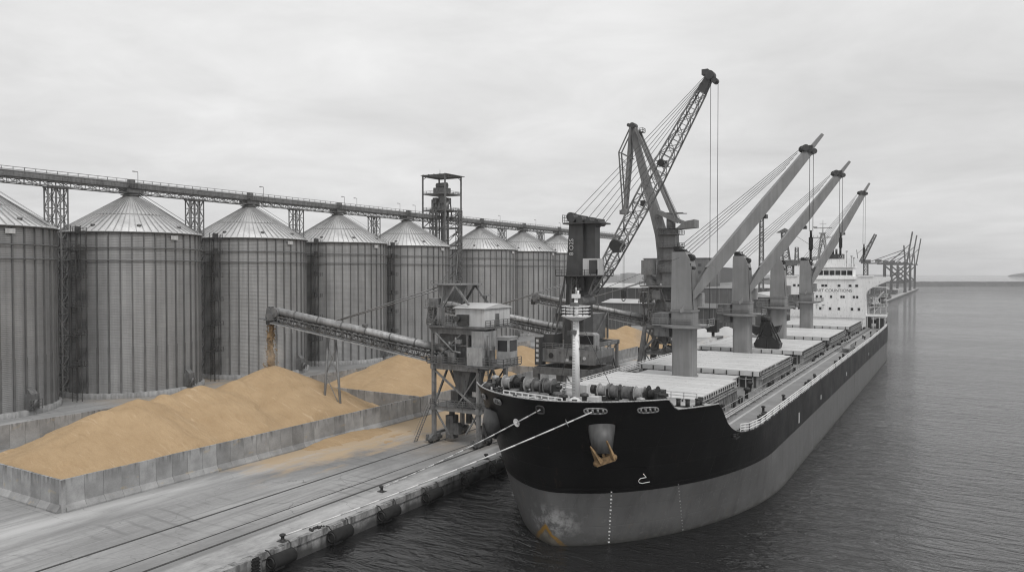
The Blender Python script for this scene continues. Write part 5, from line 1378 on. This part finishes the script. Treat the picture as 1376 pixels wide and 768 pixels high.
building('warehouse', -170, -141, 318, 350, 9.5, 'low dark shed behind the far ridged grain heap', 'shed', m_shed_dk, m_shed, 1.5)
building('block_building', -196, -149, 510, 540, 38.6, 'tall grey block building behind the nearest deck crane', 'building', m_shed, m_shed, 0, True, 4)
building('warehouse', -142, -104, 470, 545, 19, 'long shed with pale roof between the first two deck cranes', 'shed', m_shed, m_roof_lt, 2., along='y')
building('warehouse', -101, -84, 405, 470, 16, 'pale roofed shed beside the third deck crane', 'shed', m_shed_dk, m_roof_lt, 2.4, along='y')
building('warehouse', -128, -100, 372, 420, 11, 'low dark shed before the long pale roofed one', 'shed', m_shed_dk, m_shed, 1.6)
building('warehouse', -100, -82, 560, 640, 24, 'high grey shed left of the ship superstructure', 'shed', m_shed, m_roof_lt, 2., along='y')
for x, y, h, r in ((-104,338,4.5,9),(-94,352,3.6,8),(-112,356,5.,10)):
    m = MB(); vs = []; n = 20
    for k in range(5):
        for i in range(n):
            a = 2*pi*i/n; q = r*(1-k/4.6)*(1+.12*MN.noise((cos(a)*2,sin(a)*2,k+x))); vs.append((x+cos(a)*q, y+sin(a)*q, .01+h*k/4))
    m.add(vs, [(k*n+i,k*n+(i+1)%n,(k+1)*n+(i+1)%n,(k+1)*n+i) for k in range(4) for i in range(n)]+[tuple(4*n+i for i in range(n))], True)
    solo('bulk_heap', m, m_roof_lt, {9:'white heap of bulk cargo nearest the second deck crane', 8:'small white heap of bulk cargo beside the quay', 10:'tallest white heap of bulk cargo behind the others'}[r], 'heap', 'white cargo heaps on the quay')
def truck(x, y, label, c):
    t = empty('truck', (x,y,0), label, 'truck', 'trucks on the quay')
    m = MB(); m.prism([(y-4,.9),(y-6.2,.9),(y-6.2,2.),(y-5.6,3.1),(y-4,3.1)],'x',x-1.2,x+1.2); m.build('cab', c, t)
    m = MB(); m.prism([(x-1.25,1.2),(x+1.25,1.2),(x+1.35,3.3),(x-1.35,3.3)],'y',y-3.7,y+5); m.build('body', m_steel_md, t)
    for dy in (-5,1.6,3.2):
        for s in (-1.25,1.0): MB().tube((x+s,y+dy,.52),(x+s+.25,y+dy,.52),.5,14).build('wheel', m_rubber, t)
truck(-84, 300, 'white tipper truck parked on the quay behind the first deck crane', m_white2)
truck(-82, 330, 'dark tipper truck parked on the quay farther along', m_steel_md)
truck(-88, 276, 'grey tipper truck by the far grain loader', m_steel_lt)
cont = [(-76,420,0,m_steel_md),(-76,420,1,m_steel_lt),(-76,433,0,m_steel_dk),(-72,446,0,m_white2),(-80,446,0,m_steel_md),(-80,446,1,m_steel),(-118,300,0,m_steel_lt),(-118,313,0,m_steel_md),(-121.5,300,0,m_white2)]
cl = ['grey container at the base of the stack before the third deck crane','pale container on top of the stack before the third deck crane','dark container behind the two stacked ones','white container alone by the quay edge','grey container at the base of the rear stack','grey container on top of the rear stack','pale container behind the far grain heap','grey container past the pale one behind the far grain heap','white container beside the pale one behind the far grain heap']
for (x, y, k, mt), lb in zip(cont, cl):
    c = empty('container', (x,y,.012+2.62*k), lb, 'container', 'shipping containers on the quay'); z = .012+2.62*k
    m = MB(); m.box(x-1.2,x+1.2,y-6,y+6,z+.02,z+2.58); m.build('body', mt, c)
    m = MB()
    for i in range(24): m.box(x+1.2,x+1.25,y-5.8+.49*i,y-5.55+.49*i,z+.15,z+2.45); m.box(x-1.25,x-1.2,y-5.8+.49*i,y-5.55+.49*i,z+.15,z+2.45)
    m.build('corrugation', mt, c)
lt = empty('lattice_mast', (-96,432,0), 'slender dark lattice mast rising between two ship cranes', 'mast')
m = MB(); m.lattice((-96,432,.01),(-96,432,60),2.6,1.8,34,.2,rb=.12); m.build('shaft', m_steel_md, lt)
m = MB(); m.box(-97.2,-94.8,430.8,433.2,60,60.3); m.tube((-96,432,60.3),(-96,432,62.5),.1); m.build('top_platform', m_steel_md, lt)
pc = empty('portal_crane', (-88,471,0), 'dark portal crane with roofed lattice tower behind the third deck crane', 'crane')
m = MB()
for sx in (-1,1):
    for sy in (-1,1): m.beam((-88+sx*5.5,471+sy*5,0.01),(-88+sx*2.5,471+sy*2.5,26),.9)
m.box(-92,-84,467,475,20,21); m.build('portal', m_steel_md, pc)
m = MB(); m.box(-94,-82,466,475,33,36.5); m.lattice((-88,470.5,21),(-88,470.5,33),4,4,5,.3); m.build('machine_house', m_steel_md, pc)
m = MB(); m.lattice((-90,470.5,36.5),(-91.5,470.5,53),4,2.6,8,.25); m.lattice((-84,470.5,36.5),(-84,470.5,44),2.,1.6,4,.2); m.prism([(-95.5,53),(-86.5,53),(-90.6,55.6)],'y',468,473); m.build('tower', m_steel_md, pc)
m = MB(); m.lattice((-82.5,470.5,36),(-66,470.5,38.5),2,1,10,.2); m.beam((-89,470.5,54),(-67,470.5,38.8),.2); m.build('jib', m_steel_md, pc)
mc = empty('mobile_crane', (-76,771,0), 'lattice boom crane far down the quay behind the bridge wing', 'crane')
m = MB(); m.box(-82,-70,767,775,.9,4); m.box(-80,-72,768,774,4,9); m.lattice((-76,771,9),(-76,771,40),4,3.4,10,.4); m.box(-80,-72,768,774,37,40.5); m.build('tower', m_far, mc)
m = MB(); m.lattice((-80,771,38),(-68,771,64),3.4,2,14,.4,rb=.22); m.beam((-84,771,46),(-70,771,58),.3); m.beam((-83,771,42),(-84,771,50),.5); m.build('boom', m_far, mc)
def sts(y, label):
    s = empty('gantry_crane', (-66,y,0), label, 'crane', 'container gantry cranes at the pier end')
    m = MB()
    for x in (-66,-92):
        for dy in (-9,9): m.beam((x,y+dy,.02),(x,y+dy,40),2.5)
        m.beam((x,y-9,14),(x,y+9,14),1.8); m.beam((x,y-9,15),(x,y,39),.9); m.beam((x,y+9,15),(x,y,39),.9); m.box(x-1.6,x+1.6,y-11,y+11,.1,2.6); m.beam((x,y-9,40),(x,y+9,40),1.8)
    for dy in (-9,9): m.beam((-66,y+dy,14),(-92,y+dy,14),1.8); m.beam((-92,y+dy,14),(-66,y+dy,38),1.3); m.beam((-66,y+dy,14),(-92,y+dy,38),1.3)
    m.build('portal_frame', m_far, s)
    m = MB()
    for dy in (-3.5,3.5): m.beam((-112,y+dy,41.2),(-62,y+dy,41.2),1.2,1.7)
    m.build('girder', m_far, s)
    m = MB(); m.box(-104,-96,y-4,y+4,42.8,46.5); m.box(-82,-79,y-3,y+3,42.8,45); m.build('machine_house', m_far, s)
    m = MB()
    for dy in (-3.,3.): m.beam((-64,y+dy,42),(-57.5,y+dy,85),1.7,2.8,1.5,2.)
    for k in range(8): m.beam((-64+.8*k,y-3,42+5.2*k),(-64+.8*k,y+3,42+5.2*k),.7)
    m.build('boom', m_far, s)
    m = MB()
    for dy in (-4,4): m.beam((-66,y+dy,40),(-68,y+dy,66),1.4); m.beam((-68,y+dy,60),(-112,y+dy,43),.6); m.beam((-68,y+dy,60),(-60,y+dy,68),.5); m.beam((-88,y+dy,41),(-68,y+dy,59),.9)
    m.build('apex_frame', m_far, s)
sts(1180, 'nearest of the three gantry cranes with raised booms at the pier'); sts(1300, 'middle of the three gantry cranes with raised booms at the pier'); sts(1440, 'farthest of the three gantry cranes with raised booms at the pier')
pier = [(-68,900,10,60,7),(-80,1000,14,70,8),(-74,1100,10,40,6),(-100,1050,30,90,12),(-110,880,30,80,14)]
pl = ['low dark container block nearest along the far quay','dark container block before the gantry cranes','small dark container block at the gantry cranes','wide container block behind the gantry cranes','wide container block left of the bridge wing']
for (x, y, w, l, h), lb in zip(pier, pl):
    m = MB()
    k = 0
    while k < l-6:
        for j in range(int(w/2.7)): m.box(x-w/2+j*2.7,x-w/2+j*2.7+2.5,y-l/2+k,y-l/2+k+5.9,.02,2.6*rnd.randint(1,max(1,int(h/2.6))))
        k += 6.3
    solo('container_block', m, m_far, lb, 'container stack', 'container blocks on the far quay')
fb = None
for i in range(40):
    if i < 26: f_ = rnd.uniform(1150,2400); r_ = f_*rnd.uniform(.085,.205)
    else: f_ = rnd.uniform(700,1250); r_ = f_*rnd.uniform(.25,.36)
    x = .857*r_-.5158*f_; y = .5158*r_+.857*f_; w = rnd.uniform(18,60); l = rnd.uniform(15,50); h = rnd.choice((7,9,11,14,18,9,8)) + (16 if rnd.random() < .12 else 0)
    m = MB(); m.box(x-w/2,x+w/2,y-l/2,y+l/2,.2,h); m.prism([(x-w/2,h),(x+w/2,h),(x,h+2.)],'y',y-l/2,y+l/2)
    solo('distant_building', m, rnd.choice((m_far,m_far_lt,m_far_lt)), 'small hazy building in the town beyond the warehouses', 'building', 'hazy buildings beyond the port')
# breakwater and far headland
def rocks(name, p, q, z0, z1, w, mat, label, cat):
    p = Vector(p); q = Vector(q); d = (q-p).normalized(); s = Vector((-d.y,d.x,0)); n = int((q-p).length/5); vs = []; fs = []; K = 7
    for i in range(n+1):
        c = p.lerp(q, i/n)
        for k in range(K):
            t = k/(K-1); off = (t-.5)*w; zz = z0+(z1-z0)*min(1, 2.6*min(t,1-t)+.02)+MN.noise((i*.9,k*3.1,z1))*.9
            c2 = c+s*(off+MN.noise((i*1.3,k*2.,4.))*1.2); vs.append((c2.x,c2.y,zz))
    for i in range(n):
        for k in range(K-1): fs.append((i*K+k,(i+1)*K+k,(i+1)*K+k+1,i*K+k+1))
    m = MB().add(vs, fs); return solo(name, m, mat, label, cat)
rocks('breakwater', (-150,1826,0), (900,2448,0), -5, 7.4, 26, m_far, 'long dark breakwater across the harbour mouth', 'breakwater')
m = MB(); vs = []; n = 40
for i in range(n+1):
    t = i/n; h = 40*sin(pi*min(1,t*1.0))**.5*(1+.25*MN.noise((t*5,0,1)))+ (16 if .3 < t < .6 else 0)
    x, y = 250+520*t, 5540-300*t
    vs += [(x,y,-3),(x,y,-2.4+h*.85),(x+25,y+60,-2.4+h*.9),(x+30,y+90,-3)]
m.add(vs, [(i*4+k,(i+1)*4+k,(i+1)*4+k+1,i*4+k+1) for i in range(n) for k in range(3)], True)
tag(m.build('headland', m_far), 'faint low headland on the sea horizon', 'headland', kind='structure')

# ------------------------------------------------------------------ haze, sky, sun, camera
t = NT('sea_haze'); t.t.nodes.remove(t.b)
v = t.n('ShaderNodeVolumePrincipled'); v.inputs['Color'].default_value = (.94,.94,.95,1); v.inputs['Density'].default_value = .00013; v.inputs['Anisotropy'].default_value = .1
t.l(v.outputs[0], t.out.inputs['Volume'])
m = MB().box(-7300,7300,-590,7300,-7.,112); tag(m.build('haze', t.m), 'thin sea haze over the harbour', 'haze', kind='stuff')

w = bpy.data.worlds.new('World'); scene.world = w; w.use_nodes = True; nt = w.node_tree
bg = nt.nodes['Background']
SUN = Vector((.68,-.40,.95)).normalized()
sky = nt.nodes.new('ShaderNodeTexSky'); sky.sky_type = 'NISHITA'; sky.sun_disc = False
sky.sun_elevation = math.asin(SUN.z); sky.sun_rotation = math.atan2(SUN.x, SUN.y); sky.dust_density = 3.
bw = nt.nodes.new('ShaderNodeRGBToBW'); nt.links.new(sky.outputs[0], bw.inputs[0])
tc = nt.nodes.new('ShaderNodeTexCoord'); sx = nt.nodes.new('ShaderNodeSeparateXYZ'); nt.links.new(tc.outputs['Generated'], sx.inputs[0])
def wm(op, a, b=None):
    x = nt.nodes.new('ShaderNodeMath'); x.operation = op
    for i, q in enumerate((a, b)):
        if q is None: continue
        if isinstance(q, (int, float)): x.inputs[i].default_value = q
        else: nt.links.new(q, x.inputs[i])
    return x.outputs[0]
zz = wm('ADD', wm('MAXIMUM', sx.outputs[2], 0.), .11)
cb = nt.nodes.new('ShaderNodeCombineXYZ'); nt.links.new(wm('DIVIDE', sx.outputs[0], zz), cb.inputs[0]); nt.links.new(wm('DIVIDE', sx.outputs[1], zz), cb.inputs[1])
def wnoise(scale, detail, rough, loc, dist=0.):
    mp = nt.nodes.new('ShaderNodeMapping'); mp.inputs['Location'].default_value = loc; nt.links.new(cb.outputs[0], mp.inputs['Vector'])
    x = nt.nodes.new('ShaderNodeTexNoise'); x.inputs['Scale'].default_value = scale; x.inputs['Detail'].default_value = detail; x.inputs['Roughness'].default_value = rough; x.inputs['Distortion'].default_value = dist
    nt.links.new(mp.outputs[0], x.inputs['Vector']); return x.outputs['Fac']
def wr(v, a, b, lo, hi):
    x = nt.nodes.new('ShaderNodeMapRange'); nt.links.new(v, x.inputs[0])
    for i, q in enumerate((a, b, lo, hi)): x.inputs[i+1].default_value = q
    return x.outputs[0]
CL = 6.4
cl = wm('MULTIPLY', wr(wnoise(.33, 6, .55, (3.2,1.,0), .4), .34, .66, .87, 1.08), wr(wnoise(1.3, 8, .62, (7.,2.,0), .5), .32, .68, .90, 1.07))
el = wr(sx.outputs[2], 0., .30, .83, 1.04)
cl = wm('MULTIPLY', wm('MULTIPLY', cl, el), CL)
mx_ = nt.nodes.new('ShaderNodeMix'); mx_.data_type = 'FLOAT'; mx_.inputs[0].default_value = .9
nt.links.new(bw.outputs[0], mx_.inputs[2]); nt.links.new(cl, mx_.inputs[3])
nt.links.new(mx_.outputs[0], bg.inputs['Color']); bg.inputs['Strength'].default_value = .1

sl = bpy.data.lights.new('sun', 'SUN'); sl.energy = 1.1; sl.angle = math.radians(16); sl.color = (1,.985,.965)
so = bpy.data.objects.new('sun', sl); COL.objects.link(so); so.rotation_euler = SUN.to_track_quat('Z','Y').to_euler(); so.location = (0,0,60)

cam = bpy.data.cameras.new('camera'); co = bpy.data.objects.new('camera', cam); COL.objects.link(co)
co.location = (0,0,29.6); co.rotation_euler = (pi/2-math.atan(19.5/1000), 0, math.atan(602/1000))
cam.sensor_width = 36; cam.lens = 1000/1376*36; cam.clip_start = .5; cam.clip_end = 20000
scene.camera = co
vs_ = scene.view_settings; vs_.view_transform = 'Standard'; vs_.look = 'None'; vs_.exposure = .46; vs_.gamma = 1
cy = scene.cycles
cy.filter_width = 1.15; cy.use_denoising = True; cy.denoiser = 'OPENIMAGEDENOISE'; cy.max_bounces = 6; cy.diffuse_bounces = 3; cy.glossy_bounces = 3; cy.volume_bounces = 1; cy.transparent_max_bounces = 6
cy.caustics_reflective = False; cy.caustics_refractive = False; cy.use_adaptive_sampling = False
